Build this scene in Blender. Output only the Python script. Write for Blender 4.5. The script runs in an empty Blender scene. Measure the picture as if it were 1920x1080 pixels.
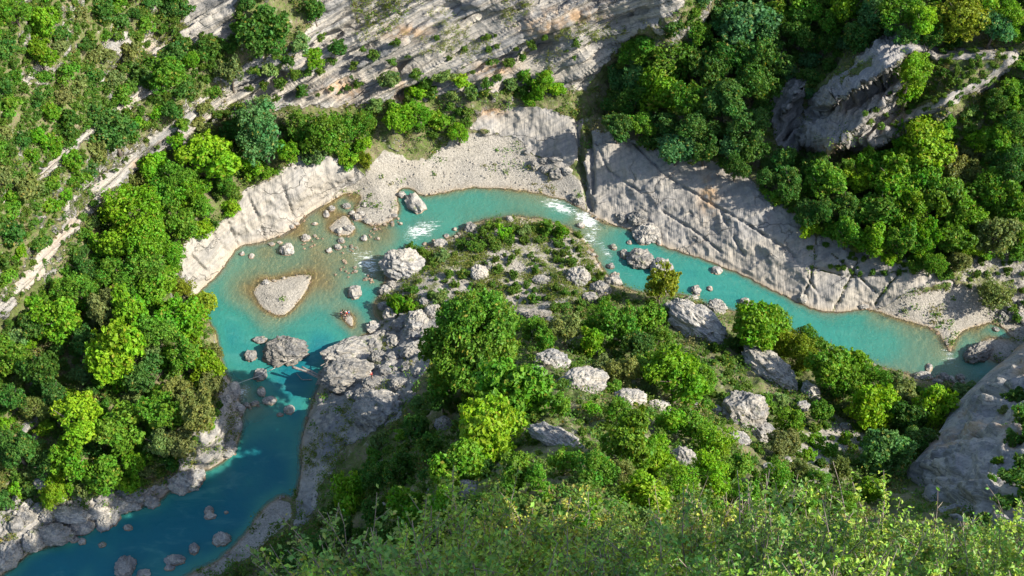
import bpy, bmesh, math, random
import numpy as np
from mathutils import Vector, Matrix, noise as mnoise
from mathutils.bvhtree import BVHTree

rnd = random.Random(11)
rng = np.random.default_rng(5)
SC = bpy.context.scene
COL = SC.collection

# ------------------------------------------------------------------ camera
CAM_H, PITCH, FPX = 190.0, math.radians(50.0), 2284.0
CP, SP = math.cos(PITCH), math.sin(PITCH)

def unproj(u, v, h):
    """A point of the photograph's view that lies at height h above the river."""
    yc = (540.0 - v) / FPX
    dy = CP + yc * SP
    dz = -SP + yc * CP
    t = (CAM_H - h) / (-dz)
    return t * (u - 960.0) / FPX, t * dy, h + 0 * t

def proj(x, y, z):
    D = y * CP - (z - CAM_H) * SP
    Y = y * SP + (z - CAM_H) * CP
    return 960.0 + FPX * x / D, 540.0 - FPX * Y / D, D

# ------------------------------------------------------------------ noise
def _hash(i, j, k, seed):
    h = (i * 374761393 + j * 668265263 + k * 2147483647 + seed * 974634777) & 0xFFFFFFFF
    h = ((h ^ (h >> 13)) * 1274126177) & 0xFFFFFFFF
    h = ((h ^ (h >> 16)) * 2246822519) & 0xFFFFFFFF
    return ((h ^ (h >> 15)) & 0xFFFFFF) / float(0xFFFFFF) * 2.0 - 1.0

def vnoise(P, seed=0):
    P = np.asarray(P, dtype=np.float64)
    I = np.floor(P).astype(np.int64)
    F = P - I
    F = F * F * F * (F * (F * 6 - 15) + 10)
    out = 0
    for a in (0, 1):
        wa = F[..., 0] if a else 1 - F[..., 0]
        for b in (0, 1):
            wb = F[..., 1] if b else 1 - F[..., 1]
            for c in (0, 1):
                wc = F[..., 2] if c else 1 - F[..., 2]
                out = out + wa * wb * wc * _hash(I[..., 0] + a, I[..., 1] + b, I[..., 2] + c, seed)
    return out

def fbm(P, octaves=4, seed=0, gain=0.5):
    out, amp, tot = 0, 1.0, 0
    for o in range(octaves):
        out = out + amp * vnoise(P * (2.03 ** o) + 17.3 * o, seed + o)
        tot += amp
        amp *= gain
    return out / tot

def sstep(a, b, x):
    t = np.clip((x - a) / (b - a), 0, 1)
    return t * t * (3 - 2 * t)

# ------------------------------------------------------------------ 2D helpers
def poly_sd(poly, U, V):
    """Signed distance in photo pixels, positive inside."""
    p = np.array(poly, float)
    inside = np.zeros(U.shape, bool)
    dist = np.full(U.shape, 1e9)
    n = len(p)
    for i in range(n):
        x1, y1 = p[i]
        x2, y2 = p[(i + 1) % n]
        cond = ((y1 > V) != (y2 > V))
        if y1 != y2:
            inside ^= cond & (U < (x2 - x1) * (V - y1) / (y2 - y1) + x1)
        ex, ey = x2 - x1, y2 - y1
        L = ex * ex + ey * ey + 1e-9
        t = np.clip(((U - x1) * ex + (V - y1) * ey) / L, 0, 1)
        d = (U - x1 - t * ex) ** 2 + (V - y1 - t * ey) ** 2
        dist = np.minimum(dist, d)
    d = np.sqrt(dist)
    return np.where(inside, d, -d)

def smooth_poly(pts, it=2):
    p = [tuple(map(float, q)) for q in pts]
    for _ in range(it):
        q = []
        for i in range(len(p)):
            a, b = p[i], p[(i + 1) % len(p)]
            q.append((a[0] * .75 + b[0] * .25, a[1] * .75 + b[1] * .25))
            q.append((a[0] * .25 + b[0] * .75, a[1] * .25 + b[1] * .75))
        p = q
    return p

def in_poly(u, v, poly):
    r = False
    n = len(poly)
    for i in range(n):
        x1, y1 = poly[i]
        x2, y2 = poly[(i + 1) % n]
        if (y1 > v) != (y2 > v) and u < (x2 - x1) * (v - y1) / (y2 - y1) + x1:
            r = not r
    return r

class TPS:
    def __init__(self, pts, lam=0.002):
        p = np.array(pts, float)
        self.c = p[:, :2] / 500.0
        n = len(p)
        K = self.phi(np.linalg.norm(self.c[:, None] - self.c[None], axis=2)) + lam * np.eye(n)
        Q = np.hstack([np.ones((n, 1)), self.c])
        A = np.block([[K, Q], [Q.T, np.zeros((3, 3))]])
        self.w = np.linalg.solve(A, np.concatenate([p[:, 2], np.zeros(3)]))
    @staticmethod
    def phi(r):
        return np.where(r > 1e-9, r * r * np.log(r + 1e-12), 0.0)
    def __call__(self, U, V):
        sh = U.shape
        X = np.stack([U.ravel(), V.ravel()], 1) / 500.0
        out = np.zeros(len(X))
        for s in range(0, len(X), 20000):
            x = X[s:s + 20000]
            r = np.linalg.norm(x[:, None] - self.c[None], axis=2)
            out[s:s + 20000] = self.phi(r) @ self.w[:-3] + self.w[-3] + x @ self.w[-2:]
        return out.reshape(sh)

def upsample(C, cu, cv, U, V):
    """Bilinear look-up of coarse grid C[v,u] with axes cu, cv."""
    fu = np.clip((U - cu[0]) / (cu[1] - cu[0]), 0, len(cu) - 1.001)
    fv = np.clip((V - cv[0]) / (cv[1] - cv[0]), 0, len(cv) - 1.001)
    i, j = fu.astype(int), fv.astype(int)
    a, b = fu - i, fv - j
    return (C[j, i] * (1 - a) * (1 - b) + C[j, i + 1] * a * (1 - b)
            + C[j + 1, i] * (1 - a) * b + C[j + 1, i + 1] * a * b)

# ------------------------------------------------------------------ object helpers
def tag(o, label=None, cat=None, group=None, kind=None):
    if label: o['label'] = label
    if cat: o['category'] = cat
    if group: o['group'] = group
    if kind: o['kind'] = kind
    return o

def mesh_np(name, V, F, mat=None, smooth=False, attrs=None, nverts=4):
    """Mesh from arrays: V (n,3), F (m,k)."""
    me = bpy.data.meshes.new(name)
    V = np.asarray(V, np.float32); F = np.asarray(F, np.int32)
    k = F.shape[1]
    me.vertices.add(len(V)); me.vertices.foreach_set('co', V.ravel())
    me.loops.add(F.size); me.loops.foreach_set('vertex_index', F.ravel())
    me.polygons.add(len(F))
    me.polygons.foreach_set('loop_start', np.arange(0, F.size, k, dtype=np.int32))
    me.polygons.foreach_set('use_smooth', np.full(len(F), bool(smooth)))
    me.update(calc_edges=True)
    if attrs:
        for an, (dom, typ, data) in attrs.items():
            a = me.attributes.new(an, typ, dom)
            key = 'value' if typ == 'FLOAT' else ('color' if typ == 'FLOAT_COLOR' else 'vector')
            a.data.foreach_set(key, np.asarray(data, np.float32).ravel())
    if mat: me.materials.append(mat)
    return me

def add(name, me, parent=None):
    o = bpy.data.objects.new(name, me)
    COL.objects.link(o)
    if parent is not None: o.parent = parent
    return o

def empty(name, loc):
    o = bpy.data.objects.new(name, None)
    COL.objects.link(o)
    o.location = loc
    o.empty_display_size = 0.5
    return o
# ------------------------------------------------------------------ the lie of the land, read off the photograph
RIVER_RAW = [
 (-130,1240),(-60,1120),(20,1066),(62,1030),(110,1022),(165,992),(215,962),(290,945),(312,925),(345,900),(385,882),(415,868),(443,842),
 (452,800),(450,765),(438,722),(418,690),(412,650),(400,612),(372,590),(362,566),(374,546),(392,533),(416,508),(432,482),(446,463),
 (470,458),(498,451),(540,438),(566,408),(592,392),(622,378),(645,362),(672,360),(680,372),(662,398),(672,415),(700,424),(735,418),(748,398),(744,366),(752,352),(770,352),(792,370),
 (830,360),(880,352),(930,352),(985,357),(1040,368),(1078,382),(1102,398),(1128,414),(1165,424),(1195,438),(1232,456),(1290,478),(1340,494),
 (1392,516),(1442,540),(1500,570),(1530,582),(1562,587),(1600,582),(1632,578),(1672,594),(1715,606),(1760,620),(1770,640),(1782,660),(1790,640),(1800,622),(1830,612),
 (1850,606),(1868,606),(1892,622),(1900,640),(1860,632),(1842,640),(1838,660),(1860,678),(1900,690),(2000,720),(2100,760),(2000,830),(1900,760),(1860,725),(1810,722),(1765,716),
 (1710,706),(1660,692),(1600,672),(1550,652),(1500,632),(1452,612),(1410,598),(1375,582),(1330,574),(1290,556),(1250,548),(1205,550),
 (1175,540),(1150,526),(1128,504),(1112,474),(1096,448),(1066,428),(1025,412),(985,406),(940,408),(900,414),(874,424),(858,442),(828,456),(798,462),
 (760,478),(730,500),(722,530),(716,548),(700,572),(704,592),(718,604),(700,622),(664,640),(640,664),(606,694),(600,722),(588,742),(574,790),(562,832),(566,880),
 (558,915),(548,938),(534,930),(512,938),(486,962),(462,998),(436,1028),(396,1062),(345,1080),(300,1140),(240,1240)]
RIVER = smooth_poly(RIVER_RAW, 2)
ISLET = smooth_poly([(470,546),(478,562),(484,576),(500,588),(520,595),(537,594),(554,580),(574,553),(588,524),(590,511),(566,511),(540,516),(521,520),(508,523),(496,521),(484,528)], 2)
SHOAL = smooth_poly([(640,592),(650,588),(660,592),(664,602),(660,614),(652,606)], 2)
TONGUE = smooth_poly([(613,428),(632,412),(648,402),(660,418),(664,436),(650,442),(635,440)], 2)

HCTRL = [
 # left bank and its wood
 (400,470,5),(470,400,6),(560,360,7),(640,330,6),(600,308,9),(450,368,9),(440,300,11),(560,268,12),(380,420,10),(330,500,8),(345,600,7),
 (360,700,6),(390,780,7),(420,820,5),(250,450,14),(200,600,13),(200,750,9),(120,850,7),(250,880,3),(100,950,2.2),(0,900,6),(0,750,12),(-150,800,14),(-150,1000,6),(40,1000,1.5),(300,890,2),
 (-200,1200,3),
 # foot of the upper cliff band
 (0,600,20),(100,480,20),(190,370,19),(270,300,17),(400,230,17),(520,200,16),(640,200,14),(700,190,13),
 (0,560,26),(90,440,26),(180,340,25),(260,268,23),(330,215,25),(-200,700,22),
 # slope over it
 (0,300,42),(0,100,55),(0,0,61),(-200,300,50),(-200,0,70),(150,200,37),(150,0,50),(300,100,31),(300,0,38),(420,100,30),(420,0,37),(550,100,27),(550,0,34),
 (0,-150,72),(400,-150,52),(700,0,33),(800,100,22),(900,0,31),(900,100,20.5),(1000,60,24.5),(1100,0,30),(1100,100,19),(1100,175,8),(1250,0,33),(1280,25,30),(800,160,15),(950,140,16),
 (800,-150,46),(1200,-150,44),(1450,-150,44),(1700,-150,46),(2150,-150,46),
 # bench and gravel under the cliff
 (750,230,10),(850,220,8),(950,205,8),(1050,205,8),(700,330,3),(770,320,2.6),(850,300,1.8),(950,270,2.6),(1000,260,4),(1050,320,2.6),(900,320,1.2),(760,345,.8),(690,400,.6),
 (1085,300,5),(1100,230,6),
 # slab of the right bank and the wood above it
 (1140,262,8),(1250,292,8.5),(1330,312,9),(1420,362,9),(1500,430,7),(1600,480,6),(1700,520,6),(1200,350,5),(1140,330,3.5),(1128,385,1.2),(1350,420,4.5),(1450,490,3.5),(1560,540,2.5),(1650,560,2),
 (1200,200,5.5),(1300,230,12),(1400,290,9),(1500,350,8),(1600,400,8),(1700,450,8),(1800,480,6),(1900,500,5),(1850,565,1.4),(1750,582,.9),(2050,500,8),
 (1250,120,15),(1350,60,17),(1450,200,12),(1450,100,17),(1400,0,24),(1550,0,28),(1750,0,34),(1900,0,37),(2100,0,38),(1750,40,31),
 (1500,295,8),(1600,255,13),(1700,205,18),(1800,160,25),(1890,105,29),(1650,330,9),(1800,250,17),(1900,200,22),(1800,350,10),(1900,350,12),(2100,300,18),(1920,135,28),
 # the island and the near spur
 (760,520,1.5),(850,480,2.2),(950,450,2.0),(950,520,3),(1050,480,2.2),(1050,550,4),(1150,560,3),(850,560,3.5),
 (820,620,5),(950,620,7),(1100,620,8),(1250,600,5),(1350,620,5),(1450,660,5),(1550,700,5),(1650,740,5),(1750,780,6),(1850,770,4),
 (700,700,4),(650,740,3),(720,780,8),(650,850,7),(590,900,4),(600,1000,8),(560,1060,8),(500,1100,5),
 (850,720,16),(1000,720,34),(1150,720,28),(1000,790,50),(1300,720,17),(1450,760,12),(1600,840,12),(1700,880,16),
 (850,850,34),(1000,850,59),(1150,850,53),(1300,850,38),(1450,880,28),(1600,950,29),
 (750,950,30),(900,980,78),(1100,980,88),(1300,980,60),(1500,1020,48),(750,1080,48),(1000,1100,104),(1250,1100,98),(1500,1120,68),(1700,1100,60),(1900,1100,65),
 (1900,830,10),(1900,900,18),(2100,800,10),(2050,1000,36),(400,828,8),(378,858,5),(425,790,5),(640,690,3),(1000,1230,108),(1900,1230,85),(500,1230,30),
]

STEP = 3
gu = np.arange(-240, 2161, STEP, dtype=float)
gv = np.arange(-140, 1223, STEP, dtype=float)
U, V = np.meshgrid(gu, gv)
NV, NU = U.shape
cu = np.arange(-252, 2180, 12, dtype=float); cv = np.arange(-152, 1240, 12, dtype=float)
CU, CV = np.meshgrid(cu, cv)
HCTRL += [(a, b, .25) for a, b in RIVER_RAW]
H0 = upsample(TPS(HCTRL)(CU, CV), cu, cv, U, V)

jit = np.stack([U, V, 0 * U], -1)
JN = 5 * fbm(jit / 26.0, 3, 3) + 2.0 * vnoise(jit / 7.0, 9)          # ragged edges, photo pixels
sd_river = poly_sd(RIVER, U, V)
sd_isl = np.maximum(np.maximum(poly_sd(ISLET, U, V) - 4, poly_sd(SHOAL, U, V)), poly_sd(TONGUE, U, V))
SDW = np.minimum(sd_river + JN * 0.55, -sd_isl + JN * 0.25)            # > 0 under water

# shallow places (photo u, v, radius, depth) and deep ones
DEPTHS = [(530,560,95,.10),(470,545,60,.22),(480,600,50,.35),(610,525,55,.18),(500,640,30,.3),(545,610,40,.4),(600,480,55,.28),(500,480,45,.35),(560,430,50,.22),(620,400,40,.15),(660,370,25,.2),
 (645,610,50,.15),(660,630,30,.25),(690,460,50,.28),(650,490,40,.35),(720,440,35,.35),(700,520,28,.6),(580,600,40,.75),(550,620,30,.9),
 (960,365,60,.9),(1000,380,50,.8),(1090,420,40,.5),(1120,440,30,.6),(800,420,40,.9),(1150,470,40,.9),(860,390,60,1.3),
 (1690,625,70,.16),(1765,650,55,.15),(1660,610,40,.4),(1720,660,55,.55),(1830,625,40,.35),(1800,690,50,.9),(1640,650,60,1.4),(1560,600,30,1.2),
 (480,770,45,.55),(530,775,40,.7),(450,740,30,.6),(420,820,30,1.0),(390,600,25,1.6),(430,1030,35,.5),(380,1055,40,.4),(520,955,30,.45),(330,1060,30,.8),(230,960,25,1.0),
 (425,640,60,2.5),(600,660,60,2.6),(540,720,35,3.0),(560,780,30,2.6),(400,960,120,3.2),(500,870,70,3.2),(200,1040,90,3.2),(1450,570,60,1.6),(1250,500,40,1.4),(560,700,40,3.4),(300,1000,90,3.4),(100,1070,90,3.4),
 (890,430,20,1.6)]
depth = np.full(U.shape, 1.9)
for (a, b, r, d) in DEPTHS:
    w = np.exp(-((U - a) ** 2 + ((V - b) * 1.15) ** 2) / (r * r))
    depth = depth * (1 - w) + d * w
depth *= (1 + 0.18 * fbm(jit / 40.0, 3, 21))
depth = depth * (1 - np.exp(-np.maximum(SDW, 0) / 9.0)) + 0.02
sdl = np.maximum(-SDW, 0)
land = np.maximum(H0, 0.35) * (1 - np.exp(-sdl / 14.0)) + 0.02
isl_w = sstep(-4, 6, sd_isl)
land = land * (1 - isl_w) + isl_w * (0.05 + 0.022 * np.minimum(sdl, 30))

# zones (soft weights)
def zone(polys, soft=7, j=1.0):
    s = np.full(U.shape, -1e9)
    for p in polys: s = np.maximum(s, poly_sd(p, U, V))
    return sstep(-soft, soft, s + JN * j), s

P_GRAVEL_FAR = [(560,425),(590,385),(640,345),(690,318),(720,280),(770,300),(800,300),(860,255),(940,248),(975,255),(1000,290),(1060,310),(1092,350),(1105,400),(1060,378),(985,362),(900,358),(800,375),(752,420),(700,430),(640,445),(600,440)]
P_BENCH = [(880,240),(905,205),(1000,200),(1090,225),(1085,300),(1060,318),(1000,292),(970,258)]
P_SLAB_L = [(350,560),(335,500),(350,450),(400,425),(445,400),(455,360),(510,330),(560,300),(610,290),(660,305),(690,330),(645,352),(592,398),(560,425),(500,462),(445,475),(415,525),(372,556)]
P_SLAB_R = [(1098,400),(1098,300),(1110,245),(1150,250),(1230,280),(1310,295),(1390,310),(1420,350),(1490,400),(1520,440),(1600,455),(1680,480),(1760,505),(1790,530),(1700,548),(1640,582),(1560,598),(1500,580),(1340,505),(1190,445)]
P_BEACH_R = [(1632,580),(1700,548),(1790,535),(1840,540),(1870,590),(1850,615),(1790,635),(1760,650),(1670,600)]
P_RUBBLE_R = [(1800,520),(1830,480),(1960,460),(2100,480),(2100,640),(1930,650),(1880,640),(1850,560)]
P_BAR_R = [(1835,640),(1900,632),(1960,660),(1930,690),(1860,690),(1838,672)]
P_SPIT = [(470,985),(512,935),(545,940),(550,965),(500,1020),(420,1075),(330,1100),(380,1060)]
P_ISLAND = [(715,560),(720,500),(790,455),(880,425),(980,412),(1060,430),(1110,470),(1150,525),(1140,560),(1000,590),(850,600),(760,600)]
P_CLIFF = [(-240,770),(0,600),(100,480),(190,365),(270,298),(380,235),(520,200),(640,205),(700,195),(780,190),(900,175),(1000,180),(1100,165),(1140,110),(1200,60),(1290,10),(1290,-140),(520,-140),(600,20),(560,80),(480,110),(430,140),(360,200),(295,248),(232,296),(165,356),(88,452),(0,570),(-240,735)]
P_CLIFF2 = [(330,60),(400,-140),(470,-140),(440,60),(400,90),(345,70)]
P_CLIFF4 = [(40,150),(95,95),(120,100),(70,150),(50,175)]
P_CLIFF5 = [(195,75),(235,60),(240,110),(215,140),(190,120)]
P_CLIFF6 = [(275,60),(320,50),(325,110),(290,125),(272,100)]
P_CLIFF7 = [(55,690),(80,690),(75,790),(60,850),(38,830)]
P_CLIFF3 = [(60,330),(150,245),(230,180),(345,125),(350,140),(250,200),(160,270),(75,350)]
P_OUT = [(1485,278),(1520,180),(1600,110),(1640,66),(1720,76),(1760,90),(1900,90),(1920,112),(1860,165),(1780,200),(1700,240),(1640,275),(1560,290)]
P_OUT_LOW = [(1435,205),(1480,150),(1510,150),(1505,230),(1490,285),(1440,260)]
P_RIDGE_NEAR = [(560,930),(566,830),(590,740),(610,695),(640,660),(690,622),(740,600),(810,570),(860,575),(840,640),(800,700),(760,760),(745,800),(690,820),(640,850),(620,900),(590,960),(540,1000)]
P_SCREE = [(1490,830),(1530,800),(1570,790),(1640,830),(1620,850),(1560,850),(1550,930),(1530,950),(1505,930),(1510,880)]
P_HILL_R = [(1700,120),(1900,100),(1900,150),(1790,190),(1700,235)]
P_BANK_L = [(-240,1240),(-240,980),(0,960),(100,930),(210,920),(300,905),(330,880),(335,850),(400,780),(415,700),(450,700),(470,800),(400,900),(230,990),(100,1050)]

wG, sG = zone([P_GRAVEL_FAR, P_BEACH_R, P_BAR_R, P_SPIT, ISLET, SHOAL, TONGUE])
wI, sI = zone([P_ISLAND, P_SCREE, P_RUBBLE_R], 16, 2.0)
wR, sR = zone([P_BENCH, P_SLAB_L, P_SLAB_R], 5, 1.0)
wC, sC = zone([P_CLIFF, P_CLIFF2, P_CLIFF3, P_CLIFF4, P_CLIFF5, P_CLIFF6, P_CLIFF7], 9, 2.2)
wO, sO = zone([P_OUT, P_OUT_LOW], 5, 0.8)
wN, sN = zone([P_RIDGE_NEAR, P_BANK_L], 9, 1.6)

# the outcrop of standing strata on the right slope
plate = sstep(0, 16, poly_sd(P_OUT, U, V)) * 2.5
def fin(p, q, width, A):
    ex, ey = q[0] - p[0], q[1] - p[1]
    L = math.hypot(ex, ey); ex /= L; ey /= L
    t = (U - p[0]) * ex + (V - p[1]) * ey
    d = (U - p[0]) * ey - (V - p[1]) * ex            # > 0 on the left-upper side of the crest (photo)
    d = -d if False else d
    tap = sstep(-25, 25, t) * sstep(-25, 25, L - t)
    prof = np.where(d <= 0, np.exp(d / 8.0), np.clip(1 - d / width, 0, 1) ** 0.8)
    return A * tap * prof
land = land + plate + fin((1550,205), (1728,86), 66, 8.0) + fin((1550,292), (1712,140), 84, 8.5) + fin((1462,222), (1512,158), 34, 4.5) + fin((1620,285), (1800,200), 40, 5.0)
# swells between the crowns of the wood, ribs and gullies on the slopes
swell = fbm(jit / 90.0, 4, 40)
land = land + swell * 1.6 * sstep(10, 60, sdl) * (1 - wG) * (1 - wR * .7)
HT = np.where(SDW > 0, -depth, land)
X, Y, Z = unproj(U, V, HT)
P3 = np.stack([X, Y, Z], -1)

def grid_normals(P):
    du = np.gradient(P, axis=1); dv = np.gradient(P, axis=0)
    n = np.cross(dv, du)
    n /= np.linalg.norm(n, axis=-1, keepdims=True) + 1e-9
    s = np.sign(np.median((n * (np.array([0, 0, CAM_H]) - P)).sum(-1)))
    return n * s

N3 = grid_normals(P3)
# strata run up to the right across the far wall; the outcrop stands steeper
STRATA = np.array([-0.42, 0.30, 0.86])
def strata_disp(P, seed):
    s = P @ STRATA + 0.9 * fbm(P * 0.07, 3, seed)
    q = np.stack([s * 0.75, P[..., 0] * 0.035, P[..., 1] * 0.03], -1)
    a = vnoise(q, seed + 5)
    q2 = np.stack([s * 2.1, P[..., 0] * 0.09, P[..., 1] * 0.08], -1)
    b = vnoise(q2, seed + 6)
    return 0.9 * np.sign(a) * np.abs(a) ** 0.6 + 0.35 * b
S_OUT = np.array([0.62, -0.55, 0.35])
def out_disp(P):
    s = P @ S_OUT + 0.8 * fbm(P * 0.1, 2, 77)
    return np.abs((s * 0.55) % 1.0 - 0.5) * 1.6 - 0.4 + 0.3 * vnoise(P * 0.8, 71)
rough = fbm(P3 * 0.22, 5, 60, 0.55)
billow = 1 - 2 * np.abs(fbm(P3 * 0.35, 4, 66))
near_w = sstep(1, 14, sdl)
cave = np.zeros(U.shape)
for (a, b, ru, rv, ang, d_) in [(1010,92,26,12,-.5,4),(745,128,30,9,-.4,3),(525,148,18,12,-.6,3),(890,35,40,8,-.3,3),(1180,35,40,7,-.4,3),(860,20,24,10,-.2,3),(1120,90,60,7,-.45,3.5),(640,60,40,7,-.4,2.5),(980,175,90,7,-.15,3),(770,178,34,12,0,3),(680,95,30,6,-.4,2.5)]:
    c_, s_ = math.cos(ang), math.sin(ang)
    cave = np.maximum(cave, d_ * np.exp(-((((U - a) * c_ + (V - b) * s_) / ru) ** 2 + ((-(U - a) * s_ + (V - b) * c_) / rv) ** 2)))
cre = np.zeros(U.shape)
for pl in ([(1084,225),(1086,290),(1098,345),(1106,392)], [(1100,240),(1112,300),(1112,360)], [(1120,270),(1140,320),(1200,360)], [(1525,222),(1600,188),(1660,152),(1735,108)], [(1475,262),(1500,225),(1540,200)], [(1350,395),(1378,450),(1395,480)], [(455,345),(480,400),(500,455)], [(395,430),(425,470),(442,482)], [(520,328),(545,390),(556,428)], [(360,480),(400,520)], [(430,420),(446,462)], [(1190,270),(1250,330),(1330,380),(1400,420),(1480,470),(1540,560)], [(1530,440),(1525,500),(1508,562)], [(1560,475),(1640,545)], [(1610,490),(1560,592)], [(1690,500),(1640,572)], [(1240,395),(1300,432),(1352,472)], [(1520,500),(1600,520),(1700,505)]):
    for (p_, q_) in zip(pl[:-1], pl[1:]):
        ex, ey = q_[0] - p_[0], q_[1] - p_[1]
        t_ = np.clip(((U - p_[0]) * ex + (V - p_[1]) * ey) / (ex * ex + ey * ey), 0, 1)
        cre = np.maximum(cre, np.exp(-(((U + JN * .6 - p_[0] - t_ * ex) ** 2 + (V + JN * .6 - p_[1] - t_ * ey) ** 2) / (5.0 if pl[0][0] < 1110 and pl[0][0] > 1050 else 7.0 if pl[0][1] < 240 else 2.1) ** 2)))
slabw = wR * (1 - wC)
slopes = np.maximum(wC, 0)
disp = (slopes * (strata_disp(P3, 31) * 2.0 + 0.75 * rough - cave)
        + wO * (out_disp(P3) * 1.9 * sstep(1730, 1650, U) + 0.8 * rough) * (1 - wC)
        + slabw * (np.where(U < 900, .08, .10) * ((((P3 @ np.array([.30, .42, .62])) + 1.4 * fbm(P3 * .09, 3, 92)) * .42) % 1.0 - .5) + 0.60 * rough + .6 * np.maximum(billow - .3, 0) + 0.18 * fbm(np.stack([P3[..., 0] * 0.5 + P3[..., 1] * .15, P3[..., 1] * .08, P3[..., 2] * 0.05], -1), 3, 90))
        + wN * (0.9 * billow + 0.9 * rough) * (1 - wC) * (1 - wG)
        + wI * 0.35 * rough
        + np.clip(1 - wC - wO - slabw - wN - wI - wG, 0, 1) * (1.3 * rough + 0.5 * billow)
        + wG * 0.10 * fbm(P3 * 0.5, 4, 44))
disp = disp - cre * np.where((U < 1115) & (U > 1050), 1.6, np.where((V < 265) & (U > 1450), 4.2, .8))
P3 = P3 + N3 * (disp * near_w * np.where(SDW > 0, 0, 1))[..., None]
N3 = grid_normals(P3)

steep = sstep(0.62, 0.35, N3[..., 2])
rockw = np.clip(np.maximum.reduce([wC, wO, wR, wN * 0.9, wI * 0.35, steep * 0.55 * sstep(0.0, 0.4, rough + .2)]), 0, 1)
gravw = np.clip(np.maximum.reduce([wG, wI * 0.75, (SDW > 0) * 1.0]), 0, 1)
gravw = gravw * (1 - np.maximum(wC, wO)) * (1 - slabw)
# ledges and pockets with soil on the walls
pock = sstep(0.12, 0.36, fbm(P3 * 0.13, 4, 120))
plat = sstep(16, 28, poly_sd(P_OUT, U, V)) * sstep(1665, 1720, U)
rockw = rockw * (1 - .8 * plat)
rockw = rockw * (1 - wC * 0.55 * pock * sstep(900, 560, U)) * (1 - 0.7 * wO * pock)
wetw = np.exp(-sdl / np.where(sG > 0, 3.0, 5.0)) * np.where(sd_isl > -14, .35, 1.0)
stain = np.zeros(U.shape)
for (a, b, ru, rv) in [(930,128,40,14),(1075,30,60,16),(1020,45,50,12),(760,60,45,14),(920,205,30,14),(1330,365,18,40),(640,165,40,18),(265,310,22,14),(760,180,14,24),(180,420,30,20),(1560,280,40,10)]:
    stain = np.maximum(stain, np.exp(-(((U - a) / ru) ** 2 + ((V - b) / rv) ** 2)))
stain = np.clip(.7 * stain + 0.2 * wC * sstep(0.1, 0.5, fbm(P3 * np.array([.05, .05, .25]), 3, 210)), 0, 1)
seam = cre * (U > 1490) * (V > 430)
rockw = rockw * (1 - .8 * seam)
colA = np.stack([rockw, gravw, wetw, stain], -1)
colB = np.stack([slabw, np.where(SDW > 0, 1.0, 0.0) * np.ones(U.shape), wO, wI], -1)
# ------------------------------------------------------------------ materials
def new_mat(name):
    m = bpy.data.materials.new(name)
    m.use_nodes = True
    nt = m.node_tree
    nt.nodes.clear()
    return m, nt

class NB:
    """Small helper for wiring nodes."""
    def __init__(self, nt): self.nt = nt
    def n(self, typ, **kw):
        nd = self.nt.nodes.new(typ)
        for k, v in kw.items():
            if k in ('operation', 'blend_type', 'data_type', 'feature', 'attribute_name', 'noise_dimensions', 'noise_type', 'distance', 'voronoi_dimensions', 'attribute_type', 'wave_type', 'bands_direction', 'normalize'):
                setattr(nd, k, v)
            else:
                self.set(nd, k, v)
        return nd
    def set(self, nd, key, v):
        s = nd.inputs[int(key[1:])] if key.startswith('i') and key[1:].isdigit() else nd.inputs[key.replace('_', ' ')]
        if isinstance(v, bpy.types.NodeSocket): self.nt.links.new(v, s)
        else: s.default_value = v
    def math(self, op, a, b=0.0, c=0.0, clamp=False):
        nd = self.nt.nodes.new('ShaderNodeMath'); nd.operation = op; nd.use_clamp = clamp
        for i, x in enumerate((a, b, c)):
            if isinstance(x, bpy.types.NodeSocket): self.nt.links.new(x, nd.inputs[i])
            else: nd.inputs[i].default_value = x
        return nd.outputs[0]
    def mix(self, f, a, b, blend='MIX'):
        nd = self.nt.nodes.new('ShaderNodeMix'); nd.data_type = 'RGBA'; nd.blend_type = blend; nd.clamp_factor = True
        for s, x in ((nd.inputs[0], f), (nd.inputs[6], a), (nd.inputs[7], b)):
            if isinstance(x, bpy.types.NodeSocket): self.nt.links.new(x, s)
            elif isinstance(x, (tuple, list)): s.default_value = (*x[:3], 1)
            else: s.default_value = x
        return nd.outputs[2]
    def mapr(self, x, a, b, c=0.0, d=1.0, smooth=True):
        nd = self.nt.nodes.new('ShaderNodeMapRange'); nd.clamp = True
        if smooth: nd.interpolation_type = 'SMOOTHSTEP'
        self.nt.links.new(x, nd.inputs[0])
        for i, v in enumerate((a, b, c, d)): nd.inputs[i + 1].default_value = v
        return nd.outputs[0]
    def noise(self, vec, scale, detail=4, rough=0.55, dist=0.0):
        nd = self.nt.nodes.new('ShaderNodeTexNoise')
        self.nt.links.new(vec, nd.inputs['Vector'])
        nd.inputs['Scale'].default_value = scale; nd.inputs['Detail'].default_value = detail
        nd.inputs['Roughness'].default_value = rough; nd.inputs['Distortion'].default_value = dist
        return nd.outputs['Fac']
    def mapping(self, vec, scale=(1, 1, 1), rot=(0, 0, 0), loc=(0, 0, 0)):
        nd = self.nt.nodes.new('ShaderNodeMapping')
        self.nt.links.new(vec, nd.inputs['Vector'])
        nd.inputs['Scale'].default_value = scale; nd.inputs['Rotation'].default_value = rot; nd.inputs['Location'].default_value = loc
        return nd.outputs[0]

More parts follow.
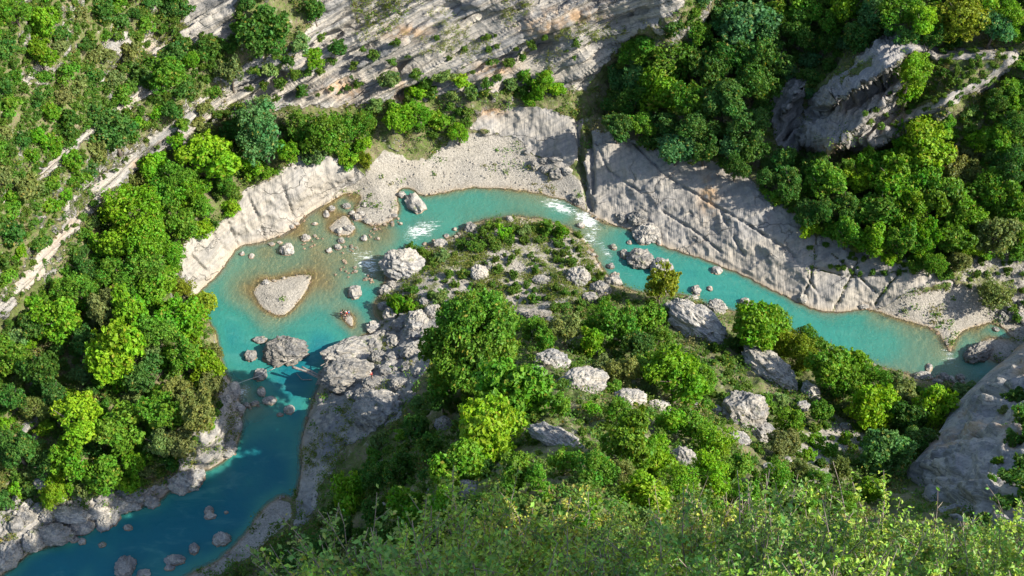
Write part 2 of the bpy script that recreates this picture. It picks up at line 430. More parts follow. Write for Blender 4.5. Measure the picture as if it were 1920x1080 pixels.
def rock_color(b, vec, strata_n, scale=1.0):
    """Grey limestone: pale beds, darker weathered bands, lichen specks. Returns colour, height."""
    nt = b.nt
    dot = b.n('ShaderNodeVectorMath', operation='DOT_PRODUCT', i0=vec, i1=tuple(strata_n)).outputs['Value']
    warp = b.noise(vec, 0.09 * scale, 3)
    s = b.math('MULTIPLY_ADD', warp, 1.6 / scale, dot)
    sep = b.n('ShaderNodeSeparateXYZ', i0=vec)
    comb = b.n('ShaderNodeCombineXYZ', i0=b.math('MULTIPLY', sep.outputs[0], 0.10), i1=b.math('MULTIPLY', sep.outputs[1], 0.08), i2=b.math('MULTIPLY', s, 1.6))
    band = b.noise(comb.outputs[0], 1.0 * scale, 5, 0.6)
    comb2 = b.n('ShaderNodeCombineXYZ', i0=b.math('MULTIPLY', sep.outputs[0], 0.03), i1=b.math('MULTIPLY', sep.outputs[1], 0.025), i2=b.math('MULTIPLY', s, 0.42))
    bed_ = b.noise(comb2.outputs[0], 1.0 * scale, 4, 0.65)
    big = b.noise(vec, 0.16 * scale, 5, 0.6)
    fine = b.noise(vec, 1.6 * scale, 6, 0.65)
    c = b.mix(b.mapr(big, 0.35, 0.65), (0.345, 0.318, 0.278), (0.23, 0.222, 0.21))
    c = b.mix(b.math('MULTIPLY', b.mapr(bed_, 0.50, 0.40), 0.75), c, (0.185, 0.185, 0.185))
    c = b.mix(b.math('MULTIPLY', b.mapr(bed_, 0.53, 0.62), 0.6), c, (0.39, 0.345, 0.275))
    c = b.mix(b.mapr(band, 0.47, 0.64), c, (0.38, 0.345, 0.29))
    c = b.mix(b.mapr(band, 0.44, 0.33), c, (0.15, 0.147, 0.14))
    c = b.mix(b.math('MULTIPLY', b.mapr(fine, 0.50, 0.36), 0.65), c, (0.13, 0.13, 0.125))
    c = b.mix(b.math('MULTIPLY', b.mapr(fine, 0.58, 0.75), 0.5), c, (0.48, 0.445, 0.39))
    h = b.math('ADD', b.math('MULTIPLY_ADD', bed_, 1.5, b.math('MULTIPLY', band, 1.2)), b.math('MULTIPLY', fine, 0.5))
    return c, h

def principled(b, color, rough=0.9, spec=0.2, normal=None):
    p = b.n('ShaderNodeBsdfPrincipled')
    b.set(p, 'Base Color', color if isinstance(color, bpy.types.NodeSocket) else (*color, 1))
    b.set(p, 'Roughness', rough); b.set(p, 'Specular IOR Level', spec)
    if normal is not None: b.set(p, 'Normal', normal)
    return p

def out(b, shader):
    o = b.n('ShaderNodeOutputMaterial')
    b.nt.links.new(shader, o.inputs['Surface'])

def make_terrain_mat():
    m, nt = new_mat('gorge_ground'); b = NB(nt)
    vec = b.n('ShaderNodeTexCoord').outputs['Object']
    A = b.n('ShaderNodeAttribute', attribute_name='zone_a'); B = b.n('ShaderNodeAttribute', attribute_name='zone_b')
    sa = b.n('ShaderNodeSeparateColor', i0=A.outputs['Color']); sb = b.n('ShaderNodeSeparateColor', i0=B.outputs['Color'])
    rockw, gravw, wet, stain = sa.outputs[0], sa.outputs[1], sa.outputs[2], A.outputs['Alpha']
    slab, bed, outc, isl = sb.outputs[0], sb.outputs[1], sb.outputs[2], B.outputs['Alpha']
    rc, rh = rock_color(b, vec, STRATA)
    # smooth water-worn slab: pale grey with fine fluting and dark seams
    fl = b.noise(b.mapping(vec, (1.5, .22, .30), (0, 0, 0.25)), 1.0, 5, 0.62)
    bigs = b.noise(vec, 0.10, 4, 0.55)
    sc = b.mix(b.mapr(fl, 0.32, 0.68), (0.212, 0.193, 0.167), (0.305, 0.272, 0.227))
    sc = b.mix(b.math('MULTIPLY', b.mapr(bigs, 0.45, 0.66), 0.55), sc, (0.30, 0.29, 0.285))
    vor = b.n('ShaderNodeTexVoronoi', feature='DISTANCE_TO_EDGE')
    wv = b.n('ShaderNodeVectorMath', operation='MULTIPLY_ADD', i0=b.n('ShaderNodeTexNoise', Vector=vec, Scale=0.17, Detail=6.0).outputs['Color'], i1=(11, 11, 11), i2=vec).outputs[0]
    b.set(vor, 'Vector', b.mapping(wv, (.55, 1.3, 1.3), (0, 0, .5))); b.set(vor, 'Scale', 0.075)
    crack = b.mapr(vor.outputs['Distance'], 0.0, 0.016, 1.0, 0.0)
    crackmask = b.mapr(b.noise(vec, 0.12, 2), 0.44, 0.56)
    crack = b.math('MULTIPLY', crack, crackmask)
    sc = b.mix(b.math('MULTIPLY', crack, 0.4), sc, (0.05, 0.048, 0.04))
    sh = b.math('SUBTRACT', b.math('MULTIPLY', fl, 0.7), b.math('MULTIPLY', crack, 0.6))
    rc = b.mix(b.math('MULTIPLY', slab, 0.48), rc, sc)
    rh = b.n('ShaderNodeMix', data_type='FLOAT', i0=slab, i2=rh, i3=sh).outputs[0]
    # outcrop beds
    oc, oh = rock_color(b, vec, S_OUT, 1.3)
    oc = b.mix(0.45, oc, (0.24, 0.22, 0.20))
    rc = b.mix(outc, rc, oc)
    rc = b.mix(b.math('MULTIPLY', b.math('POWER', wet, 0.30), 0.5), rc, (0.33, 0.295, 0.245))
    rc = b.mix(b.math('MULTIPLY', stain, b.mapr(b.noise(vec, 0.5, 4), 0.35, 0.6)), rc, (0.40, 0.235, 0.10))
    # gravel: pale cobbles of many greys
    v1 = b.n('ShaderNodeTexVoronoi', Vector=vec, Scale=4.5)
    g1 = b.n('ShaderNodeSeparateColor', i0=v1.outputs['Color']).outputs[0]
    g2 = b.noise(vec, 0.45, 6, 0.7)
    gc = b.mix(g1, (0.23, 0.212, 0.182), (0.39, 0.357, 0.305))
    gc = b.mix(b.math('MULTIPLY', b.mapr(g2, 0.52, 0.66), 0.5), gc, (0.17, 0.155, 0.13))
    gc = b.mix(b.math('MULTIPLY', b.mapr(b.noise(vec, 0.13, 4), 0.45, 0.7), 0.45), gc, (0.36, 0.32, 0.255))
    gc = b.mix(bed, gc, b.mix(b.noise(vec, 0.5, 5), (0.44, 0.31, 0.14), (0.58, 0.44, 0.23)))
    gh = b.math('MULTIPLY', b.noise(vec, 2.6, 4, 0.7), 0.35)
    # soil, litter, moss and dry grass under the trees
    n1 = b.noise(vec, 0.35, 5, 0.65); n2 = b.noise(vec, 2.2, 5, 0.7)
    ec = b.mix(b.mapr(n1, 0.38, 0.62), (0.085, 0.105, 0.030), (0.17, 0.145, 0.085))
    ec = b.mix(b.mapr(n2, 0.5, 0.66), ec, (0.10, 0.165, 0.03))
    ec = b.mix(b.math('MULTIPLY', b.mapr(n2, 0.44, 0.30), 0.8), ec, (0.04, 0.045, 0.022))
    ec = b.mix(b.math('MULTIPLY', b.mapr(b.noise(vec, 0.8, 5, .6), 0.58, 0.72), 0.7), ec, (0.34, 0.31, 0.25))
    n3 = b.noise(vec, 0.9, 5, 0.65)
    soft = b.math('MULTIPLY', b.math('SUBTRACT', n3, 0.5), 0.9)
    rw = b.mapr(b.math('ADD', rockw, soft), 0.42, 0.58)
    gw = b.mapr(b.math('ADD', gravw, soft), 0.40, 0.60)
    c = b.mix(gw, ec, gc)
    c = b.mix(rw, c, rc)
    # thin green on the island cobbles
    c = b.mix(b.math('MULTIPLY', b.math('MULTIPLY', isl, b.mapr(n1, 0.50, 0.62)), 0.8), c, (0.15, 0.165, 0.05))
    c = b.mix(b.math('MULTIPLY', b.math('MULTIPLY', wet, b.math('SUBTRACT', 1.0, bed)), 0.75), c, b.mix(b.noise(vec, 0.6, 3), (0.24, 0.17, 0.09), (0.38, 0.30, 0.20)))
    hgt = b.n('ShaderNodeMix', data_type='FLOAT', i0=rw, i2=b.math('ADD', b.math('MULTIPLY', gh, gw), b.math('MULTIPLY', n2, 0.6)), i3=rh).outputs[0]
    bump = b.n('ShaderNodeBump', Height=hgt, Strength=0.85, Distance=0.6)
    p = principled(b, c, 0.92, 0.15, bump.outputs[0])
    out(b, p.outputs[0])
    return m

def make_boulder_mat():
    m, nt = new_mat('boulder_limestone'); b = NB(nt)
    tc = b.n('ShaderNodeTexCoord'); oi = b.n('ShaderNodeObjectInfo')
    geo = b.n('ShaderNodeNewGeometry')
    vec = b.n('ShaderNodeVectorMath', operation='ADD', i0=geo.outputs['Position'], i1=b.n('ShaderNodeVectorMath', operation='SCALE', i0=oi.outputs['Location'], Scale=3.7).outputs[0]).outputs[0]
    c, h = rock_color(b, vec, (0.3, 0.25, 0.9), 2.2)
    pit = b.noise(vec, 0.75, 6, 0.7)
    c = b.mix(b.math('MULTIPLY', b.mapr(pit, 0.47, 0.38), 0.5), c, (0.14, 0.137, 0.13))
    h = b.math('ADD', h, b.math('MULTIPLY', b.mapr(pit, 0.40, 0.52), 0.9))
    c = b.mix(1.0, c, oi.outputs['Color'], 'MULTIPLY')
    # a tan wet line just over the water
    z = b.n('ShaderNodeSeparateXYZ', i0=geo.outputs['Position']).outputs[2]
    c = b.mix(b.math('MULTIPLY', b.mapr(z, 0.38, 0.1), 0.7), c, (0.24, 0.145, 0.07))
    moss = b.mapr(b.noise(vec, 0.5, 4), 0.62, 0.70)
    nz = b.n('ShaderNodeSeparateXYZ', i0=geo.outputs['Normal']).outputs[2]
    c = b.mix(b.math('MULTIPLY', b.math('MULTIPLY', moss, b.mapr(nz, 0.4, 0.8)), 0.7), c, (0.10, 0.12, 0.035))
    bump = b.n('ShaderNodeBump', Height=h, Strength=0.6, Distance=0.4)
    out(b, principled(b, c, 0.9, 0.2, bump.outputs[0]).outputs[0])
    return m

def make_water_mat():
    m, nt = new_mat('river_water'); b = NB(nt)
    vec = b.n('ShaderNodeTexCoord').outputs['Object']
    W = b.n('ShaderNodeAttribute', attribute_name='water')
    sw = b.n('ShaderNodeSeparateColor', i0=W.outputs['Color'])
    dep, foam, grey = sw.outputs[0], sw.outputs[1], sw.outputs[2]      # metres/4, 0..1, 0..1
    n0 = b.noise(vec, 0.12, 4)
    dd = b.math('MULTIPLY', dep, b.math('MULTIPLY_ADD', n0, 0.6, 0.7))
    # milky meltwater: suspended silt scatters turquoise, deeper is bluer
    c = b.mix(b.mapr(dd, 0.02, 0.11), (0.50, 0.335, 0.125), (0.20, 0.315, 0.205))
    c = b.mix(b.mapr(dd, 0.06, 0.30), c, (0.036, 0.228, 0.185))
    c = b.mix(b.mapr(dd, 0.35, 0.85), c, (0.006, 0.115, 0.145))  # deep tone also darkened to carry the shade of the lower reach
    cur = b.noise(b.mapping(vec, (.10, .35, 1), (0, 0, .5)), 1.0, 6, .65, .6)
    c = b.mix(b.math('MULTIPLY', b.mapr(cur, .52, .70), .25), c, (0.12, 0.33, 0.27))
    c = b.mix(b.math('MULTIPLY', b.mapr(cur, .46, .32), .35), c, (0.01, 0.15, 0.15))
    c = b.mix(b.math('MULTIPLY', grey, 0.55), c, (0.085, 0.25, 0.175))
    alpha = b.math('SUBTRACT', 1.0, b.math('POWER', 2.718, b.math('MULTIPLY', dd, -3.6)))
    # broken water
    st = b.mapping(vec, (0.35, 1.3, 1.0), (0, 0, 0.6))
    f1 = b.noise(st, 1.5, 7, 0.75, 1.2); f2 = b.noise(vec, 4.0, 4, 0.7)
    fm = b.math('ADD', b.math('MULTIPLY', f1, 0.75), b.math('MULTIPLY', f2, 0.25))
    thr = b.math('SUBTRACT', 0.71, b.math('MULTIPLY', foam, 0.31))
    fa = b.math('MULTIPLY', b.mapr(b.math('SUBTRACT', fm, thr), 0.0, 0.16), b.mapr(foam, 0.02, 0.2))
    c = b.mix(fa, c, (0.80, 0.84, 0.82))
    alpha = b.math('MAXIMUM', alpha, fa)
    rip = b.math('ADD', b.math('MULTIPLY', b.noise(vec, 0.9, 5, 0.6, 0.5), 1.0), b.math('MULTIPLY', f2, b.math('MULTIPLY_ADD', foam, 1.5, 0.15)))
    bump = b.n('ShaderNodeBump', Height=rip, Strength=0.6, Distance=0.3)
    body = b.n('ShaderNodeBsdfDiffuse', Color=c, Normal=bump.outputs[0])
    tr = b.n('ShaderNodeBsdfTransparent', Color=(0.93, 0.97, 0.92, 1))
    mx = b.n('ShaderNodeMixShader', i0=alpha, i1=tr.outputs[0], i2=body.outputs[0])
    gl = b.n('ShaderNodeBsdfGlossy', Color=(1, 1, 1, 1), Roughness=0.12, Normal=bump.outputs[0])
    fr = b.n('ShaderNodeFresnel', IOR=1.33, Normal=bump.outputs[0])
    mx2 = b.n('ShaderNodeMixShader', i0=b.math('MULTIPLY', fr.outputs[0], b.math('SUBTRACT', 1.0, fa)), i1=mx.outputs[0], i2=gl.outputs[0])
    out(b, mx2.outputs[0])
    return m

def make_leaf_mat(name, gloss=0.25, trans=0.42):
    m, nt = new_mat(name); b = NB(nt)
    oi = b.n('ShaderNodeObjectInfo'); at = b.n('ShaderNodeAttribute', attribute_name='leaf')
    s = b.n('ShaderNodeSeparateColor', i0=at.outputs['Color'])
    hs = b.n('ShaderNodeHueSaturation', Color=oi.outputs['Color'])
    b.set(hs, 'Hue', b.math('MULTIPLY_ADD', s.outputs[0], 0.07, 0.465))
    b.set(hs, 'Value', b.math('MULTIPLY_ADD', s.outputs[1], 0.95, 0.62))
    c = b.mix(b.math('MULTIPLY', b.mapr(s.outputs[2], 0.93, 0.97), 0.6), hs.outputs[0], (0.34, 0.24, 0.04))
    d = principled(b, c, 0.55, gloss)
    t = b.n('ShaderNodeBsdfTranslucent', Color=b.mix(1.0, c, (1.15, 1.1, 0.5), 'MULTIPLY'))
    mx = b.n('ShaderNodeMixShader', i0=trans, i1=d.outputs[0], i2=t.outputs[0])
    out(b, mx.outputs[0])
    return m

def make_plain(name, col, col2=None, rough=0.85, scale=6.0):
    m, nt = new_mat(name); b = NB(nt)
    vec = b.n('ShaderNodeTexCoord').outputs['Object']
    n = b.noise(vec, scale, 5, 0.65)
    c = b.mix(b.mapr(n, 0.35, 0.65), col, col2 or tuple(x * .6 for x in col))
    bump = b.n('ShaderNodeBump', Height=n, Strength=0.4, Distance=0.05)
    out(b, principled(b, c, rough, 0.25, bump.outputs[0]).outputs[0])
    return m

M_TERR = make_terrain_mat()
M_BOULD = make_boulder_mat()
M_WATER = make_water_mat()
M_LEAF = make_leaf_mat('tree_leaf')
M_LEAFN = make_leaf_mat('glossy_shrub_leaf', 0.5, 0.3)
M_BARK = make_plain('bark', (0.16, 0.13, 0.10), (0.07, 0.055, 0.045))
M_TWIG = make_plain('grey_twig', (0.30, 0.25, 0.21), (0.17, 0.13, 0.11))
M_WOOD = make_plain('weathered_wood', (0.33, 0.29, 0.25), (0.17, 0.14, 0.12), 0.85, 3.0)
M_ROPE = make_plain('pale_rope', (0.55, 0.52, 0.45), (0.42, 0.40, 0.34))
M_SKIN = make_plain('skin', (0.50, 0.30, 0.21), (0.45, 0.26, 0.18), 0.6)
M_HAIR = make_plain('dark_hair', (0.03, 0.022, 0.018), (0.02, 0.015, 0.012), 0.6)
M_NAVY = make_plain('navy_cloth', (0.015, 0.03, 0.10), (0.01, 0.02, 0.07))
M_BLACK = make_plain('black_neoprene', (0.012, 0.012, 0.014), (0.02, 0.02, 0.024), 0.6)
M_RED = make_plain('red_cloth', (0.55, 0.03, 0.03), (0.42, 0.02, 0.025))
M_WHITE = make_plain('white_cloth', (0.75, 0.74, 0.72), (0.6, 0.6, 0.6))
M_TEAL = make_plain('blue_cloth', (0.03, 0.16, 0.38), (0.02, 0.11, 0.28))

# ------------------------------------------------------------------ terrain objects
def split_grid(P, N, zones, Fok, attrs, mat):
    """Cut one grid of points into the named pieces of ground; shared edges stay closed, normals stay smooth."""
    nv, nu = P.shape[:2]
    idx = np.arange(nv * nu).reshape(nv, nu)
    q = np.stack([idx[:-1, :-1], idx[1:, :-1], idx[1:, 1:], idx[:-1, 1:]], -1).reshape(-1, 4)
    fz = zones[:-1, :-1].ravel(); ok = Fok[:-1, :-1].ravel()
    Pf, Nf = P.reshape(-1, 3), N.reshape(-1, 3)
    res = {}
    for z in np.unique(fz[ok]):
        F = q[(fz == z) & ok]
        used = np.unique(F)
        remap = np.zeros(nv * nu, np.int64); remap[used] = np.arange(len(used))
        me = mesh_np('ground', Pf[used], remap[F], mat, True,
                     {k: ('POINT', 'FLOAT_COLOR', v.reshape(-1, 4)[used]) for k, v in attrs.items()})
        me.normals_split_custom_set_from_vertices(Nf[used].astype(np.float32))
        res[int(z)] = me
    return res

ZN = np.zeros(U.shape, int)
cliff_line = poly_sd([(-400,770),(0,590),(100,475),(190,362),(270,295),(400,225),(520,195),(640,200),(700,190),(780,185),(900,170),(1000,175),(1105,165),(1140,110),(1200,60),(1290,10),(1290,-400),(-400,-400)], U, V) > 0
far = (V < 700) & (U > 1060) & (sd_river < 0)
right_bank = poly_sd([(1060,-400),(2400,-400),(2400,700),(1960,690),(1900,640),(1600,580),(1340,495),(1200,440),(1120,405),(1095,370),(1085,300),(1140,110)], U, V) > 0
spur = poly_sd([(600,1400),(545,960),(590,740),(640,665),(715,600),(800,590),(1000,585),(1140,545),(1400,595),(1700,705),(1900,720),(2400,700),(2400,1400)], U, V) > 0
isl = poly_sd([(715,600),(700,560),(740,490),(880,410),(1000,400),(1120,470),(1180,545),(1140,560),(1000,592),(800,596)], U, V) > 0
ZN[:] = 1                                    # left bank
ZN[cliff_line] = 2
ZN[right_bank] = 3
ZN[spur] = 4
ZN[isl] = 5
ZN[sR > 0] = np.where(U > 1090, 7, 6)[sR > 0]
ZN[(sC > 0) & cliff_line] = 8
ZN[sO > 0] = 9
ZN[sG > 0] = np.where(U[sG > 0] > 1500, 11, np.where(V[sG > 0] > 900, 13, 10))
ZN[sd_isl > -3] = 12
ZN[SDW > 0] = 14
tm = split_grid(P3, N3, ZN, np.ones(U.shape, bool), {'zone_a': colA, 'zone_b': colB}, M_TERR)
TER = {1: ('ground', 'soil and rock floor of the wood on the left bank'), 2: ('hillside', 'scrubby slope climbing above the pale cliff band'),
       3: ('hillside', 'wooded slope above the big smooth slab of the right bank'), 4: ('hillside', 'rubbly spur falling from below the viewpoint to the island'),
       5: ('ground', 'stony half overgrown ground of the river island'), 6: ('rock_slab', 'smooth pale rock slab at the upper left of the pool'),
       7: ('rock_slab', 'great fluted grey slab sloping into the right reach'), 8: ('cliff', 'layered limestone cliff band across the top of the gorge'),
       9: ('rock_outcrop', 'standing fins of layered rock among the trees at upper right'), 10: ('gravel_bar', 'wide grey gravel bar inside the far bend'),
       11: ('gravel_bar', 'smooth gravel beach below the slab at the right'), 12: ('gravel_bar', 'small gravel islets lying in the turquoise pool'),
       13: ('gravel_bar', 'shaded gravel spit in the dark lower reach'), 14: ('riverbed', 'tan gravel bed under the turquoise water')}
for z, me in tm.items():
    nm, lb = TER[z]
    tag(add(nm, me), lb, None, None, 'structure')

BVH = BVHTree.FromPolygons([tuple(p) for p in P3[::2, ::2].reshape(-1, 3)],
     [tuple(int(a) for a in f) for f in (lambda nv, nu: np.stack([np.arange(nv * nu).reshape(nv, nu)[:-1, :-1], np.arange(nv * nu).reshape(nv, nu)[1:, :-1], np.arange(nv * nu).reshape(nv, nu)[1:, 1:], np.arange(nv * nu).reshape(nv, nu)[:-1, 1:]], -1).reshape(-1, 4))(*P3[::2, ::2].shape[:2])])
def ground_z(x, y, default=0.0):
    hit = BVH.ray_cast(Vector((x, y, 400)), Vector((0, 0, -1)))
    return hit[0].z if hit[0] is not None else default
def height_at(u, v):
    j = int(np.clip(round((v - gv[0]) / STEP), 0, NV - 1)); i = int(np.clip(round((u - gu[0]) / STEP), 0, NU - 1))
    return P3[j, i, 2]

# ------------------------------------------------------------------ the river's surface
wz = SDW > -9
wi = wz.copy()
WX, WY, WZ = unproj(U, V, 0.0)
foamf = np.zeros(U.shape)
for (a, b, ru, rv, ang, s) in [(788,432,50,22,-.3,1),(690,495,40,30,.8,1.0),(668,472,34,26,.5,.75),(720,520,30,18,.9,.7),(1050,388,60,18,.35,1.0),(1100,412,44,20,.6,1.1),(1105,448,26,30,1.0,.95),(1135,470,44,14,1.0,.8),(1165,500,50,12,.8,.55),(840,440,50,12,-.2,.4),
        (455,735,20,26,1.2,.9),(430,715,14,12,0,.5),(468,752,20,12,1,.6),(1780,672,34,22,.9,.8),(1760,705,50,10,0,.8),(1815,700,40,12,.2,.5),(505,528,26,10,.8,.35),(600,470,30,12,.5,.35),(590,612,40,14,-.2,.34),
        (1180,505,40,12,.6,.35),(1220,530,36,12,.5,.3),(640,470,20,20,0,.6),(660,540,22,30,0,.35),(500,600,14,10,.6,.5),(735,455,20,14,.4,.5),(620,440,16,12,0,.3),(575,672,24,10,0,.25),(480,690,16,12,0,.4),(50,1075,30,8,0,.35),(1290,500,120,10,.45,.22)]:
    c_, s_ = math.cos(ang), math.sin(ang)
    du, dv = U - a, V - b
    foamf = np.maximum(foamf, s * np.exp(-(((du * c_ + dv * s_) / ru) ** 2 + ((-du * s_ + dv * c_) / rv) ** 2)))
greyf = np.exp(-(((U - 960) / 220) ** 2 + ((V - 395) / 60) ** 2)) + 0.9 * np.exp(-(((U - 1760) / 140) ** 2 + ((V - 650) / 60) ** 2)) + .7 * np.exp(-(((U - 720) / 90) ** 2 + ((V - 480) / 50) ** 2))
watr = np.stack([np.clip(np.where(SDW > 0, depth, 0.0) / 4.0, 0, 1), foamf, np.clip(greyf, 0, 1), np.ones(U.shape)], -1)
wm = split_grid(np.stack([WX, WY, WZ], -1), np.broadcast_to(np.array([0., 0., 1.]), P3.shape), np.zeros(U.shape, int), wi, {'water': watr}, M_WATER)
tag(add('river', wm[0]), 'turquoise milky mountain river winding through the gorge', None, None, 'structure')
# ------------------------------------------------------------------ stones
def ico(sub):
    bm = bmesh.new(); bmesh.ops.create_icosphere(bm, subdivisions=sub, radius=1.0)
    v = np.array([q.co[:] for q in bm.verts]); f = np.array([[q.index for q in p.verts] for p in bm.faces]); bm.free()
    return v, f
ICO = {k: ico(k) for k in (1, 2, 3, 4, 5)}

def rock_shape(sub, seed, planes=14, flat=0.0, rough=0.10):
    """An angular limestone block: a sphere cut by random planes, worn and pitted."""
    r = np.random.default_rng(seed)
    v, f = ICO[sub]
    n = r.normal(size=(planes, 3)) * np.array([1, 1, .8]); n /= np.linalg.norm(n, axis=1, keepdims=True)
    d = r.uniform(0.50, 0.92, planes)
    dots = v @ n.T
    rad = np.where(dots > 0.05, d / np.maximum(dots, 0.05), 9.0)
    k = 60.0
    rr = -np.log(np.exp(-k * np.minimum(rad, 1.25)).sum(1) + 1e-9) / k
    p = v * np.clip(rr, 0.35, 1.15)[:, None]
    p = p + v * (1.3 * rough * fbm(v * 2.3 + seed, 4, seed) + 0.9 * rough * fbm(v * 6.0 + seed, 3, seed + 9))[:, None]
    rid = np.abs(vnoise(v * 2.9 + seed * 1.7, seed + 31))
    p = p * (1 - 0.7 * rough * np.exp(-rid / .10) * (vnoise(v * 1.3, seed + 40) > -.2))[:, None]
    p /= np.abs(p).max(0) [None]
    return p, f

BIGROCK = [mesh_np('boulder', *rock_shape(5, 100 + i, 7 + i % 4, rough=0.065), mat=M_BOULD, smooth=False) for i in range(14)]
MIDROCK = [mesh_np('rock', *rock_shape(3, 200 + i, 7 + i % 5), mat=M_BOULD, smooth=False) for i in range(10)]
LITROCK = [mesh_np('stone', *rock_shape(2, 300 + i, 9), mat=M_BOULD, smooth=False) for i in range(10)]

THINGS = []          # everything countable, for the labels: dict(o, kind, u, v, size, look)

def place_rock(u, v, w, h=None, rot=0.0, tone=1.0, big=None, label=None, sink=0.30, zh=None, group=None, idx=None, warm=0.0):
    h = h or w
    g = height_at(u, v + h * .25)
    if g < 0: sink = .42
    elif w > 60: sink = .18
    g = max(g, 0.0)
    D = proj(*unproj(u, v, g))[2]
    m = D / FPX
    sx, sy = w * m / 2, h * m / 2
    sz = zh * m / 2 if zh else min(sx, sy) * 0.85
    x, y, z = unproj(u, v, g + sz * (1 - 2 * sink) * 0.6)
    for _ in range(2):
        gz = max(ground_z(x, y), 0.0)
        z = min(gz, g + 3) + sz * (1 - 2 * sink) * 0.6
        x, y, z = unproj(u, v, z)
    kind = 'boulder' if w > 30 else ('rock' if w > 14 else 'stone')
    pool = BIGROCK if w > 30 else (MIDROCK if w > 13 else LITROCK)
    me = pool[idx % len(pool)] if idx is not None else rnd.choice(pool)
    o = add('boulder' if w > 30 else 'rock', me)
    o.location = (x, y, z); o.scale = (sx * 1.14, sy * 1.14, sz * 1.12)
    o.rotation_euler = (rnd.uniform(-.15, .15), rnd.uniform(-.15, .15), math.radians(rot))
    t = tone * rnd.uniform(0.9, 1.1)
    o.color = (t * (1 + warm), t, t * (1 - warm), 1)
    THINGS.append(dict(o=o, kind='rock', u=u, v=v, size=w, tone=tone, warm=warm, label=label))
    return o

